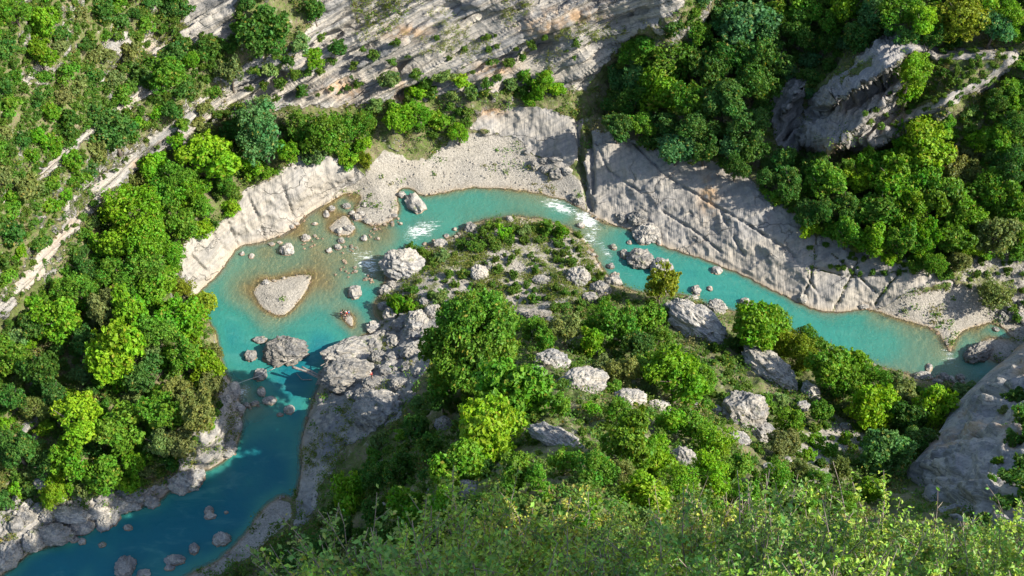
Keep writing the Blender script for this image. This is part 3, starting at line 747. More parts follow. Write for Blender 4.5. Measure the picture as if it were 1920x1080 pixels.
R = [ # u, v, w, h, turn, tone, label
 (755,497,80,64,10,1.15,'big pale boulder at the upstream tip of the river island'),
 (779,384,30,58,28,1.2,'long upright pale boulder in the water beside the far gravel bar'),
 (753,366,15,15,0,1.1,None),(538,470,27,29,0,1.2,'bright boulder alone in the shallows below the smooth pool slab'),(573,447,19,17,0,1.1,None),
 (536,661,80,60,0,.8,'huge dark boulder in the middle of the pool where the driftwood logs end'),
 (487,638,27,16,0,1.0,None),(470,668,24,26,0,.9,None),(488,704,24,26,0,1.0,'round rock in the stream that the pale rope crosses'),(490,735,15,24,20,1.1,None),(505,752,26,19,0,1.15,None),(478,757,15,13,0,1.0,None),
 (542,769,20,20,0,1.0,None),(525,778,14,9,0,1.0,None),(462,760,12,12,0,1.0,None),
 (665,550,25,30,0,1.05,'upright rock standing in the pool off the island shore'),
 (664,655,46,118,-62,.95,'long tilted slab of rock rising from the pool at the narrows'),(650,702,100,62,10,.9,'broad grey boulder where the driftwood logs reach the bank'),
 (714,768,94,74,0,1.0,'square flat topped boulder on the shaded bank below the boulder field'),
 (780,604,42,54,-20,1.15,'tall pointed pale boulder at the top of the boulder field'),(783,655,62,34,15,1.0,'oval grey boulder beside the great round tree'),(700,614,30,26,0,1.1,'pale rock at the water edge between the people and the boulder field'),
 (812,584,34,28,0,1.1,None),(846,571,32,20,0,1.0,None),(736,640,26,28,0,.9,None),(764,690,30,26,0,.9,None),(748,722,34,30,0,.9,None),(722,696,30,26,0,.9,None),(700,720,40,30,0,.85,None),
 (800,635,30,26,0,1.0,None),(775,630,24,22,0,1.0,None),(732,590,28,30,0,1.05,None),(720,575,24,20,0,1.0,None),(700,650,30,30,0,.85,None),(735,670,26,24,0,.9,None),(785,700,22,22,0,.9,None),(690,740,50,30,0,.8,None),(770,745,26,26,0,.85,None),(760,665,22,18,0,.9,None),(710,670,34,28,0,.85,None),(745,610,24,24,0,.9,None),
 (722,545,26,22,0,1.0,None),(735,535,20,18,0,1.0,None),(748,520,18,14,0,1.0,None),
 (898,512,34,34,0,1.15,'split pale boulder in the middle of the island clearing'),(915,500,18,26,0,.85,None),(1083,521,48,44,0,1.05,'round boulder on the island near the right channel'),(1015,525,32,20,0,1.1,None),(882,428,22,26,0,.9,None),(826,458,28,22,0,1.0,None),
 (955,411,15,14,0,1.0,None),(1150,528,30,26,0,1.0,None),(1125,545,40,40,0,.85,None),(1105,560,30,24,0,.8,None),(1145,500,14,14,0,1,None),(1035,600,26,16,0,.9,None),(850,580,40,22,0,.9,None),(1010,590,50,20,0,.8,None),(985,588,30,18,0,.85,None),
 (1211,440,46,48,0,1.15,'pale grey boulder touching the right slab at the bend'),(1200,487,48,46,0,.75,'dark boulder in midstream at the right bend'),(1240,503,42,42,0,1.1,'boulder half hidden by the little golden tree over the water'),(1170,478,15,22,0,.85,None),(1150,464,14,14,0,1.05,None),
 (1196,408,34,30,0,.8,None),(1168,410,22,22,0,.9,None),(1230,440,18,22,0,1.0,None),(1180,455,9,9,0,1.0,None),(1236,455,10,14,0,1.1,None),(1089,423,15,13,20,1.1,None),(1085,378,16,16,0,.9,None),(1075,370,14,18,0,.9,None),(1344,508,20,18,0,1.15,'single pale rock in the turquoise right reach'),(1305,545,18,24,0,1.05,None),(1331,541,10,13,0,1,None),
 (1306,606,66,136,42,1.15,'long pale sunlit slab boulder at the head of the spur by the right reach'),(1343,577,40,34,0,1.0,None),(1398,568,25,20,0,1.15,None),(1297,561,28,16,30,1.05,None),
 (1441,692,62,124,38,1.05,'tall grey boulder with a shaded side among the spur trees'),(1396,774,82,78,10,1.0,'house sized angular boulder in the middle of the spur'),(1428,812,46,54,30,1.0,None),(1385,825,46,34,0,1.15,None),(1345,770,22,22,0,1.0,None),
 (1096,718,88,66,20,.95,'large rounded boulder between the round tree and the spur shrubs'),(1035,678,64,46,0,1.05,'pale mottled boulder right of the great round tree'),(1008,700,28,30,0,.9,None),(1120,660,16,14,0,1.0,None),(1020,722,34,28,0,.85,None),
 (1180,746,60,38,0,1.1,'pale rock pile on the spur behind low shrubs'),(1236,762,44,26,0,1.1,None),(1215,770,18,14,0,1.0,None),(1287,866,44,62,20,1.0,None),(1045,825,120,46,-32,1.0,'long pale slab lying in the dark hollow of the spur'),(884,920,64,38,-20,.9,None),(832,797,34,34,0,.8,None),(790,815,36,26,0,.8,None),
 (1521,735,30,46,25,1.1,None),(1505,762,26,22,0,1.1,None),(1300,760,18,18,0,1.0,None),(1440,880,22,26,0,1.1,None),(1478,868,20,26,0,1.1,None),(1585,800,24,16,0,1.1,None),(1560,690,20,14,0,1,None),
 (1835,662,38,66,-55,.75,'dark elongated boulder splitting the rapids at the far right'),(1730,706,32,20,10,1.1,None),(1742,690,12,20,-20,.9,None),(1770,708,18,18,0,.9,None),(1784,712,14,16,0,1,None),(1800,708,16,14,0,.9,None),(1757,716,20,12,0,.8,None),
 (349,900,72,60,0,1.1,'large rounded pale boulder in the dark lower reach beside the left bank'),(288,905,25,38,0,1.1,'upright pale rock on the left shore behind the large boulder'),(285,942,28,28,0,1.0,None),(233,948,52,30,8,1.05,'flat oval boulder at the edge of the left shore'),
 (196,980,34,40,0,1.1,None),(152,988,50,36,0,1.1,None),(104,1003,64,40,0,.95,'smooth shaded boulder on the lower left shore'),(64,1014,42,46,0,.9,None),(18,1040,46,62,0,.95,'pointed boulder in the corner of the lower left shore'),(30,985,30,34,0,.9,None),(8,990,30,40,0,.85,None),(50,970,36,26,0,.85,None),
 (236,1064,38,46,0,.95,'grey boulder in the deep water near the lower edge'),(269,1077,26,18,0,1.0,None),(328,1051,36,22,0,1.05,'flat pale boulder in the lower reach beside the gravel spit'),(318,1065,20,12,0,1.0,None),(363,1030,20,24,0,.95,None),(416,1012,33,27,0,1.05,'round pale boulder off the tip of the gravel spit'),(392,958,20,18,0,1.0,None),(394,968,22,14,0,1,None),(424,961,8,7,0,1.0,None),(240,990,19,13,0,1.0,None),(192,1022,14,12,0,1.0,None),(140,1012,16,14,0,1,None),(154,1016,14,16,0,1,None),
 (183,962,46,26,10,1.1,None),(130,965,70,34,-10,1.05,None),(90,970,34,26,0,1,None),(75,905,30,26,0,1.1,None),(215,968,24,40,0,1.1,None),
 (436,735,26,44,0,1.2,'tall white rock at the foot of the left wood'),(446,768,26,26,0,1.2,None),(425,752,18,26,0,1.15,None),(410,735,18,18,0,1.1,None),
 (412,832,70,52,-35,1.15,'white fluted rock wall dropping into the dark pool'),(375,855,60,34,15,.95,None),(440,800,26,44,0,1.15,None),
 (1043,326,30,26,0,.9,None),(1062,320,22,18,0,.95,None),(1002,309,20,24,0,.9,None),(1021,302,18,14,0,1.0,None),(1022,318,16,20,0,.85,None),(988,285,12,12,0,.9,None),(1045,300,30,14,0,1,None),
 (498,530,14,12,0,1.2,'small white rock on the gravel islet'),(454,476,10,10,0,1,None),(472,481,10,14,0,1.1,None),(510,458,12,10,0,1,None),(525,455,10,8,0,1,None),(548,425,10,12,0,1,None),(555,420,14,8,0,1,None),(590,420,12,8,0,1.1,None),(612,402,12,16,10,1.1,None),(622,392,14,14,0,1,None),(650,387,16,14,0,.95,None),(683,384,10,12,0,1,None),(668,408,16,18,0,1.0,None),(655,428,20,14,0,1.1,None),(660,400,12,12,0,1.1,None),(637,432,10,14,0,1.1,None),(678,400,14,10,0,1.1,None),(640,452,14,14,0,1.1,None),(633,464,16,14,0,1.1,None),(617,470,12,12,0,1.1,None),(683,447,12,14,0,1.1,None),(690,415,14,12,0,1.0,None),(740,405,12,10,0,.9,None),(735,395,8,8,0,1,None),
 (1505,560,18,20,0,1,None),(1620,575,20,12,0,1,None),
]
for r in R:
    place_rock(r[0], r[1], r[2], r[3], r[4], r[5], label=r[6])
NB_ROCK = len(R)

def scatter_line(pts, n, spread, smin, smax, tone=1.0, warm=0.0):
    for _ in range(n):
        k = rnd.randrange(len(pts) - 1); t = rnd.random()
        u = pts[k][0] * (1 - t) + pts[k + 1][0] * t + rnd.gauss(0, spread)
        v = pts[k][1] * (1 - t) + pts[k + 1][1] * t + rnd.gauss(0, spread * .8)
        s = smin + (smax - smin) * rnd.random() ** 2
        place_rock(u, v, s, s * rnd.uniform(.7, 1.1), rnd.uniform(0, 180), tone, warm=warm)
scatter_line([(748,412),(720,425),(690,440),(655,470),(640,500),(650,520)], 46, 8, 4, 9, 1.0, .06)
scatter_line([(560,470),(620,440),(660,415),(690,395)], 16, 7, 4, 8, 1.0)
scatter_line([(655,500),(690,520),(712,545)], 12, 6, 4, 9, 1.0, .06)
scatter_line([(0,960),(80,945),(160,945),(230,950),(310,925)], 56, 14, 7, 20, 1.05)
scatter_line([(690,735),(700,660),(740,600),(790,570),(840,580)], 50, 24, 8, 22, .95)
scatter_line([(1880,600),(1910,560),(1900,620)], 40, 20, 6, 18, 1.0)
scatter_line([(1080,455),(1120,490),(1150,520)], 20, 7, 5, 12, 1.0)
scatter_line([(730,510),(790,460),(860,435)], 14, 7, 5, 12, 1.0)
scatter_line([(1150,400),(1190,420),(1240,450)], 14, 5, 5, 12, .9)
scatter_line([(1500,840),(1560,800),(1530,920)], 14, 20, 5, 12, 1.1)
scatter_line([(1730,700),(1780,715),(1830,720)], 10, 6, 5, 10, .9)
scatter_line([(500,330),(560,300),(620,290)], 12, 8, 5, 10, 1.05)
scatter_line([(430,740),(450,770),(480,760)], 12, 8, 5, 10, 1.1)

# ------------------------------------------------------------------ foliage shapes
def leaf_quads(C, Nrm, size, r, aspect=0.62, tilt=0.75):
    """One leaf-clump diamond per point: centres C, facing roughly along Nrm."""
    n = len(C)
    d = Nrm + tilt * r.normal(size=(n, 3))
    d /= np.linalg.norm(d, axis=1, keepdims=True) + 1e-9
    a = np.cross(d, r.normal(size=(n, 3))); a /= np.linalg.norm(a, axis=1, keepdims=True) + 1e-9
    b = np.cross(d, a)
    s = size * r.uniform(0.6, 1.3, n)[:, None]
    bend = d * s * 0.18
    s = s * r.uniform(.75, 1.3, (n, 1))
    V = np.stack([C - a * s, C + b * s * aspect + bend, C + a * s * r.uniform(.8, 1.1, (n, 1)), C - b * s * aspect + bend], 1).reshape(-1, 3)
    F = np.arange(4 * n).reshape(n, 4)
    return V, F

def leaf_attr(n, r, hue=None):
    c = np.stack([r.random(n), r.random(n), r.random(n), np.ones(n)], -1)
    return {'leaf': ('FACE', 'FLOAT_COLOR', c)}

def crown_mesh(seed, lobes=16, leaves=5200, leaf=0.055, squash=0.85, openness=0.2, conical=0.0, name='crown', shell=None, lr=(0.17, 0.45)):
    """A crown about one unit in radius: bunches of leaves on many uneven lobes, gaps between them."""
    r = np.random.default_rng(seed)
    cs, rs = [], []
    for i in range(lobes):
        th = r.uniform(0, 2 * math.pi); zz = r.uniform(-0.75, 1.0)
        q = math.sqrt(max(0, 1 - zz * zz))
        rad = r.uniform(0.42, 0.72) if shell is None else r.uniform(*shell)
        c = np.array([q * math.cos(th), q * math.sin(th), zz]) * rad
        if conical: c[:2] *= (1 - conical * (c[2] + 0.8) / 1.7)
        cs.append(c); rs.append(r.uniform(*lr) * (1 - openness * .35))
    cs.append(np.zeros(3)); rs.append(0.5)
    cs = np.array(cs); rs = np.array(rs)
    wgt = rs ** 2; wgt /= wgt.sum()
    pick = r.choice(len(cs), leaves, p=wgt)
    d = r.normal(size=(leaves, 3)); d[:, 2] += 0.25
    d /= np.linalg.norm(d, axis=1, keepdims=True)
    # sprays: each lobe carries many small bunches of leaves with gaps between them
    nb = max(leaves // 26, 40)
    bp = r.choice(len(cs), nb, p=wgt)
    bd = r.normal(size=(nb, 3)); bd[:, 2] += 0.2; bd /= np.linalg.norm(bd, axis=1, keepdims=True)
    bump = 1 + 0.30 * vnoise(bd * 2.6 + bp[:, None] * 3.1, seed)
    bc = cs[bp] + bd * (rs[bp] * bump * r.uniform(.72, 1.12, nb))[:, None]
    br = r.uniform(.06, .13, nb) * (11.0 / max(lobes, 11)) ** .35
    bi = r.integers(0, nb, leaves); pick = bp[bi]
    C = bc[bi] + d * (br[bi] * r.uniform(.35, 1.1, leaves))[:, None]
    d = d * .75 + bd[bi] * .5
    core = r.random(leaves) < .38
    p2 = r.choice(len(cs), leaves, p=wgt); d2 = r.normal(size=(leaves, 3)); d2[:, 2] += .25; d2 /= np.linalg.norm(d2, axis=1, keepdims=True)
    C = np.where(core[:, None], cs[p2] + d2 * (rs[p2] * r.uniform(.7, 1.0, leaves))[:, None], C)
    d = np.where(core[:, None], d2, d); pick = np.where(core, p2, pick)
    C[:, 2] *= squash
    # a leaf sunk deep inside another lobe is never seen: move it out to the rim of a gap
    V, F = leaf_quads(C, d, leaf, r)
    A = leaf_attr(leaves, r)
    lobe_val = r.random(len(cs))
    A['leaf'][2][:, 1] = 0.35 * A['leaf'][2][:, 1] + 0.30 * lobe_val[pick] + .35 * r.random(nb)[bi]
    A['leaf'][2][:, 0] = 0.5 * A['leaf'][2][:, 0] + 0.5 * r.random(len(cs))[pick]
    return mesh_np(name, V, F, M_LEAF, False, A)

def tube(path, radii, sides=6):
    path = np.asarray(path, float); n = len(path)
    V, F = [], []
    for i in range(n):
        t = path[min(i + 1, n - 1)] - path[max(i - 1, 0)]
        t /= np.linalg.norm(t) + 1e-9
        a = np.cross(t, [0.31, 0.92, 0.22]); a /= np.linalg.norm(a) + 1e-9
        b = np.cross(t, a)
        for k in range(sides):
            q = 2 * math.pi * k / sides
            V.append(path[i] + radii[i] * (math.cos(q) * a + math.sin(q) * b))
    for i in range(n - 1):
        for k in range(sides):
            F.append([i * sides + k, i * sides + (k + 1) % sides, (i + 1) * sides + (k + 1) % sides, (i + 1) * sides + k])
    V.append(path[-1]); V.append(path[0])
    return np.array(V), np.array(F)

def merge(parts):
    Vs, Fs, o = [], [], 0
    for v, f in parts:
        Vs.append(v); Fs.append(np.asarray(f) + o); o += len(v)
    return np.concatenate(Vs), np.concatenate(Fs)

def trunk_mesh(seed):
    """Trunk with limbs for a crown of unit radius whose centre is 1.25 above the root."""
    r = np.random.default_rng(seed)
    parts = []
    p = [np.array([0, 0, -0.25])]
    for i in range(6):
        p.append(p[-1] + np.array([r.normal(0, .04), r.normal(0, .04), 0.29]))
    parts.append(tube(p, [.085, .075, .065, .055, .045, .035, .02]))
    for k in range(7):
        s = p[2 + k % 4]
        th = r.uniform(0, 6.28); e = r.uniform(.3, .9)
        d = np.array([math.cos(th) * math.cos(e), math.sin(th) * math.cos(e), math.sin(e)])
        q = [s, s + d * .25 + [0, 0, .03], s + d * .5 + [0, 0, .1], s + d * .72 + [0, 0, .2]]
        parts.append(tube(q, [.035, .026, .018, .008], 5))
    V, F = merge(parts)
    return mesh_np('trunk', V, F, M_BARK, True)

CROWN = ([crown_mesh(500 + i, lobes=15 + 2 * (i % 4), leaves=7500, leaf=0.062) for i in range(7)]              # round broadleaf
         + [crown_mesh(520 + i, lobes=20, leaves=7500, leaf=0.042, squash=0.95, openness=.3) for i in range(3)]      # finer, looser
         + [crown_mesh(540 + i, lobes=22, leaves=5200, leaf=0.055, squash=1.0, openness=.75) for i in range(3)])     # open, ragged
BIGCROWN = crown_mesh(577, lobes=60, leaves=34000, leaf=0.030, squash=0.88, openness=0, shell=(.64, .74), lr=(.19, .28))
PINE = [crown_mesh(560 + i, lobes=26, leaves=7000, leaf=0.045, squash=1.25, conical=.55) for i in range(2)]
SHRUB = ([crown_mesh(600 + i, lobes=11, leaves=2600, leaf=0.085, squash=0.75, name='shrub') for i in range(5)]
         + [crown_mesh(620 + i, lobes=14, leaves=2200, leaf=0.075, squash=0.8, openness=.8, name='shrub') for i in range(4)])
TRUNK = [trunk_mesh(700 + i) for i in range(4)]
TINT = [(0.168, 0.318, 0.012), (0.125, 0.285, 0.012), (0.100, 0.235, 0.018), (0.058, 0.150, 0.022), (0.160, 0.200, 0.055), (0.078, 0.200, 0.058), (0.200, 0.262, 0.016), (0.145, 0.245, 0.065)]
TNAME = ['yellow-green', 'bright green', 'green', 'dark green', 'olive grey', 'bluish green', 'golden green', 'pale green']

def solve_base(u, v, up):
    """Where a plant stands whose middle, `up` above its root, is seen at photo position u, v."""
    h = height_at(u, v) + up + 22.0
    prev = None
    for _ in range(90):
        x, y, _z = unproj(u, v, h)
        f = h - up - max(ground_z(x, y, h - up), 0.0)
        if f <= 0:
            if prev is not None:
                h = h + 0.6 * (-f) / max(prev - f, 1e-6)
                x, y, _z = unproj(u, v, h)
            break
        prev = f; h -= 0.6
    return x, y, h - up

def tint_of(t):
    c = TINT[t]
    k = rnd.uniform(.85, 1.15)
    return (c[0] * k * rnd.uniform(.9, 1.1), c[1] * k, c[2] * k * rnd.uniform(.8, 1.2), 1)

def tree(u, v, dia, t, kind=None, tall=1.0, label=None):
    D = proj(*unproj(u, v, height_at(u, v)))[2]
    Rr = dia * D / FPX / 2
    up = Rr * 1.25 * tall
    x, y, z = solve_base(u, v, up)
    o = empty('broadleaf_tree', (x, y, z))
    if kind is None: kind = rnd.choice([0, 0, 1, 1, 2, 2])
    me = BIGCROWN if kind == 9 else CROWN[rnd.randrange(7)] if kind == 0 else CROWN[7 + rnd.randrange(3)] if kind == 1 else CROWN[10 + rnd.randrange(3)] if kind == 2 else PINE[rnd.randrange(2)]
    c = add('crown', me, o)
    c.location = (0, 0, up); s = Rr * 1.1
    c.scale = (s * rnd.uniform(.82, 1.18), s * rnd.uniform(.82, 1.18), s * rnd.uniform(.85, 1.2) * (1 + .3 * (tall - 1)))
    c.rotation_euler = (rnd.uniform(-.15, .15), rnd.uniform(-.15, .15), rnd.uniform(0, 6.28))
    c.color = tint_of(t)
    k = add('trunk', rnd.choice(TRUNK), o)
    k.scale = (Rr, Rr, Rr * tall); k.rotation_euler = (0, 0, rnd.uniform(0, 6.28))
    THINGS.append(dict(o=o, kind='pine' if kind == 3 else 'tree', u=u, v=v, size=dia, t=t, form=kind, label=label))
    if kind == 3: o.name = 'pine_tree'
    return o

def shrub(u, v, dia, t, label=None, form=None):
    D = proj(*unproj(u, v, height_at(u, v)))[2]
    Rr = dia * D / FPX / 2
    x, y, z = solve_base(u, v, Rr * .55)
    form = form if form is not None else rnd.choice([0, 0, 1])
    o = add('shrub', SHRUB[rnd.randrange(5)] if form == 0 else SHRUB[5 + rnd.randrange(4)])
    o.location = (x, y, z + Rr * .5); s = Rr * 1.12
    o.scale = (s * rnd.uniform(.85, 1.2), s * rnd.uniform(.85, 1.2), s * rnd.uniform(.8, 1.15))
    o.rotation_euler = (rnd.uniform(-.2, .2), rnd.uniform(-.2, .2), rnd.uniform(0, 6.28))
    o.color = tint_of(t)
    THINGS.append(dict(o=o, kind='shrub', u=u, v=v, size=dia, t=t, form=form, label=label))
    return o
# ------------------------------------------------------------------ trees, as the photograph shows them: u, v, crown width, tint, form
T = [
 (885,640,178,2,9,1.15,'great round bright green tree at the edge of the boulder field'),
 (250,400,115,0,1),(262,455,95,1,1),(205,455,70,1),(395,300,105,0,0),(335,330,70,2),(360,355,60,1),(310,365,70,2),(490,250,112,5,3,1.1,'dense bluish green conifer under the middle of the pale cliff band'),
 (600,250,85,2,1),(560,235,60,2),(640,235,60,2),(540,285,50,1),(450,240,70,3),(680,270,36,0),(685,300,34,6),(210,245,90,3,0),(495,60,88,3,0,1.0,'dark round tree standing alone on the cliff near the top edge'),(360,112,42,1),(430,135,60,4,2),(590,20,50,3),
 (105,600,88,1,0),(150,550,70,2),(115,540,60,2),(215,655,122,0,0),(190,575,75,4,0),(240,585,85,1),(290,620,75,2),(335,600,95,1),(345,670,80,2),(385,690,75,0),(372,765,85,4,2),(145,790,110,0,0),(130,860,80,1),(230,800,90,2,0),(300,770,80,2),
 (18,665,70,2),(20,745,60,3),(30,840,85,3),(60,610,60,3),(270,500,80,2),(300,540,75,1),(215,510,70,2),(160,640,60,3),(275,700,75,3),(70,690,70,3),(100,740,60,3),(330,730,60,4),(250,870,60,1),(300,830,70,7),(190,890,70,2),(80,870,60,3),(360,620,60,0),(400,660,40,4),(395,720,50,4),(340,830,60,4,2),(380,570,60,6,2),(345,540,50,6),(320,480,60,1),(290,440,60,1),(340,420,60,2),(380,390,50,2),(420,340,50,2),
 (1405,55,125,5,0,1.0,'large bluish green tree beside the cliff at the top'),(1345,35,80,5),(1310,60,60,2),(1205,140,85,5),(1255,110,100,2),(1235,175,95,1),(1290,190,80,2),(1190,190,60,3),(1160,150,55,5),(1330,130,80,3),(1360,190,90,3),(1310,240,70,3),(1370,110,90,3),(1250,235,60,3),(1420,160,90,3),(1400,240,90,3),(1440,110,90,3),(1200,235,50,2),
 (1455,30,80,2),(1510,20,75,2),(1560,45,60,2),(1590,20,70,1),(1645,25,70,5),(1690,20,80,2),(1730,40,60,0),(1800,30,95,6,1),(1835,20,70,0),(1865,50,75,5),(1895,25,70,1),(1760,30,60,2),(1500,60,80,3),(1900,60,40,1),
 (1710,130,75,0,1),(1705,165,70,0,2),(1735,270,110,0,0),(1700,265,70,1),(1640,310,80,2),(1610,330,60,0),(1680,330,90,1),(1730,340,90,2),(1550,340,80,2),(1480,345,70,3),(1590,390,75,3),(1540,395,60,3),(1650,390,80,2),(1710,400,90,1),(1770,380,90,2),(1640,450,70,1),(1590,440,60,2),(1690,455,75,2),(1740,450,70,1),(1790,440,80,2),(1810,400,80,1),(1780,310,70,4),(1820,330,60,4),(1850,360,85,2),(1890,380,80,2),(1870,440,90,4,2),(1895,310,80,3),(1900,230,70,3),(1870,260,60,2),(1815,465,50,0,1),(1750,495,50,2),(1800,490,50,4,2),(1510,400,50,3),(1470,300,60,3),(1440,335,40,3),(1530,310,60,3),(1910,430,60,2),(1905,165,50,2),
 (1870,550,64,4,1,1.0,'lone olive tree on the stony ground at the far right'),
 (960,735,125,2,0,1.0,'broad green tree below the great round tree'),(922,808,120,0,0,1.0,'yellow-green tree in the shaded hollow of the spur'),(862,885,92,1,0),(655,925,78,1,0,1.0,'round green tree alone on the left foot of the spur'),(832,955,80,1),(757,955,82,1),(845,705,90,2),(830,750,60,3),
 (1270,712,105,1,0),(1180,830,110,2),(1235,855,85,0),(1242,530,64,6,2,1.5,'little golden tree leaning over the turquoise channel'),(1160,610,80,2),(1215,600,75,2),(1060,618,70,4,2),(1000,615,60,2),(1120,600,60,2),(1110,640,60,1),(1020,640,50,2),(1195,650,60,3),(1240,640,60,2),
 (1425,610,95,1,0),(1478,640,70,6,1),(1500,660,60,6,1),(1555,685,105,2),(1640,765,80,0,0,1.0,'round yellow-green tree in the gully between spur and grey wall'),(1755,765,85,0,0),(1590,720,70,2),(1665,850,85,5,0,1.0,'round bluish tree at the foot of the grey rock wall'),(1520,640,60,2),(1610,690,60,1),(1640,715,60,2),(1690,740,60,4),(1700,780,70,3),(1720,820,60,3),(1800,770,50,3),(1400,620,50,2),(1460,600,50,2),
 (1120,880,85,2),(1210,925,85,0),(1320,710,70,2),(1340,830,80,0),(1300,800,70,2),(1260,790,60,1),(1380,880,60,2),(1330,890,80,0),(1270,900,60,1),(1160,770,60,2),(1480,790,60,2),(1470,830,60,4),(1540,770,50,2),(1450,900,70,2),(1500,880,50,4),(1400,930,60,2),
 (780,800,60,3),(810,840,70,3),(750,880,70,3),(700,960,60,3),(720,1010,80,3),(640,1000,60,3),(900,950,60,3),(960,890,70,2),(1010,900,60,2),(950,960,60,3),(820,1010,70,3),(1060,870,60,2),(1050,760,60,2),(700,890,60,3),(590,1040,70,3),(530,1050,60,3),(1170,700,60,4),(1210,690,60,2),
]
for r in T:
    tree(r[0], r[1], r[2], r[3], r[4] if len(r) > 4 else None, r[5] if len(r) > 5 else rnd.uniform(.95, 1.15), r[6] if len(r) > 6 else None)

TAKEN = [(r[0], r[1], r[2]) for r in T] + [(r[0], r[1], max(r[2], r[3] or 0) * 1.0) for r in R if r[2] > 18]

def fill(poly, n, dmin, dmax, tints, as_tree=60, gap=0.72, form=None, tries=40, power=1.3, rk=0):
    us = [p[0] for p in poly]; vs_ = [p[1] for p in poly]
    made = 0; d0 = dmax
    for _ in range(n * tries):
        if made >= n: break
        u = rnd.uniform(min(us), max(us)); v = rnd.uniform(min(vs_), max(vs_))
        if not in_poly(u, v, poly): continue
        if d0 > 26 and (in_poly(u, v, P_OUT) or in_poly(u, v, P_OUT_LOW) or in_poly(u, v - 20, P_OUT)): continue
        if rk and sC[int((v - gv[0]) / STEP), int((u - gu[0]) / STEP)] > 0: continue
        d = dmin + (dmax - dmin) * rnd.random() ** power
        if any((u - a) ** 2 + (v - b) ** 2 < (gap * (d + c) / 2) ** 2 for a, b, c in TAKEN): continue
        TAKEN.append((u, v, d)); made += 1
        t = rnd.choice(tints)
        if d >= as_tree: tree(u, v, d, t)
        else: shrub(u, v, d, t, form=form)
    return made

F_LEFT = [(-60,640),(0,620),(100,500),(190,395),(270,325),(400,255),(470,240),(660,225),(700,230),(690,310),(640,300),(560,290),(460,350),(440,395),(400,425),(345,450),(335,510),(360,570),(395,640),(410,700),(420,780),(340,850),(300,900),(200,925),(60,930),(-60,960)]
F_UPLEFT = [(-60,560),(0,540),(90,425),(140,350),(230,265),(340,200),(420,130),(470,0),(620,-40),(-60,-40)]
F_TOPRIGHT = [(1140,190),(1150,120),(1210,70),(1300,20),(1330,-30),(1960,-30),(1960,80),(1760,80),(1640,60),(1520,170),(1440,200),(1430,280),(1400,320),(1230,270),(1130,240)]
F_RIGHT = [(1430,290),(1490,300),(1560,300),(1650,280),(1790,205),(1910,120),(1960,100),(1960,480),(1830,480),(1790,520),(1700,500),(1600,460),(1520,430),(1420,350)]
F_SPUR = [(840,640),(960,600),(1130,560),(1180,550),(1260,580),(1380,600),(1500,650),(1640,700),(1740,720),(1850,725),(1800,790),(1720,860),(1680,900),(1560,960),(1200,1000),(900,1010),(700,1060),(600,1070),(570,1000),(640,920),(680,850),(760,790),(800,740)]
F_ISLAND = [(790,470),(860,440),(900,415),(1000,408),(1080,450),(1130,500),(1140,550),(1000,590),(850,590),(740,580),(730,520)]
F_ISLTOP = [(855,445),(880,425),(960,415),(1040,415),(1060,440),(1000,460),(900,470),(850,465)]
F_CLIFF = [(300,290),(380,230),(520,195),(640,190),(700,150),(900,150),(1000,170),(1100,110),(1100,60),(900,60),(700,80),(560,110),(460,130)]
F_LEDGE = [(690,200),(720,150),(800,130),(860,150),(900,160),(960,130),(1060,150),(1080,170),(1000,185),(900,190),(880,230),(860,250),(790,255),(700,235)]
F_OUTTOP = [(1560,270),(1640,180),(1720,100),(1900,100),(1800,185),(1700,230)]
F_RUB = [(1790,520),(1830,490),(1920,470),(1920,600),(1880,590)]
F_SEAM = [(1500,450),(1560,460),(1640,490),(1700,500),(1680,530),(1600,520),(1520,480)]

fill(F_ISLTOP, 16, 26, 46, [1, 2, 2, 7], 99, .5, 1)
fill(F_ISLAND, 95, 10, 28, [0, 4, 4, 7, 6, 1], 99, .8, 1)
for (u, v, d, t) in [(770,465,24,6),(790,470,18,6),(798,480,26,1),(830,480,34,7),(813,490,24,1),(745,572,50,1),(770,575,34,1),(735,585,24,1),(825,555,40,7),(1000,560,30,6),(960,545,26,6),(1065,490,30,7),(1055,475,26,7),(1085,440,20,1),(1045,455,26,1),(1025,620,50,4),(1090,570,30,7),(860,570,30,7)]:
    shrub(u, v, d, t, form=1)
fill(F_LEDGE, 34, 22, 56, [0, 1, 1, 2, 7], 50, .62)
fill([(300,290),(360,200),(450,130),(560,60),(640,60),(640,140),(520,190),(380,235)], 26, 20, 46, [4, 2, 1, 7, 3], 99, .8)
fill([(0,600),(100,480),(190,365),(300,290),(300,240),(165,350),(0,570)], 22, 9, 22, [2, 4, 1, 7], 99, 1.1, 1)
fill(F_CLIFF, 30, 10, 28, [1, 7, 4, 2], 99, 1.0, 1)
fill([(1690,120),(1760,95),(1900,92),(1912,112),(1850,165),(1780,195),(1700,235),(1690,180)], 60, 10, 25, [4, 7, 4, 2, 1], 99, .6, 1)
fill(F_OUTTOP, 16, 10, 22, [4, 7, 4, 2, 1], 99, .7, 1)
fill(F_SEAM, 16, 8, 18, [1, 2, 0], 99, .6)
fill(F_RUB, 18, 10, 24, [4, 7, 1], 99, .9, 1)
fill(F_LEFT, 95, 32, 66, [0, 1, 1, 2, 2, 3, 4, 7], 56, .58)
fill(F_UPLEFT, 60, 44, 76, [2, 3, 3, 1, 4], 66, .62, rk=1)
fill(F_UPLEFT, 240, 22, 50, [1, 2, 2, 3, 3, 7, 4, 1], 66, .62, rk=1)
fill(F_TOPRIGHT, 60, 36, 72, [3, 3, 2, 5], 50, .62)
fill(F_RIGHT, 95, 28, 64, [0, 1, 2, 2, 3, 4, 7], 56, .56)
fill(F_SPUR, 190, 22, 56, [0, 1, 1, 2, 2, 4, 7, 3], 52, .66)
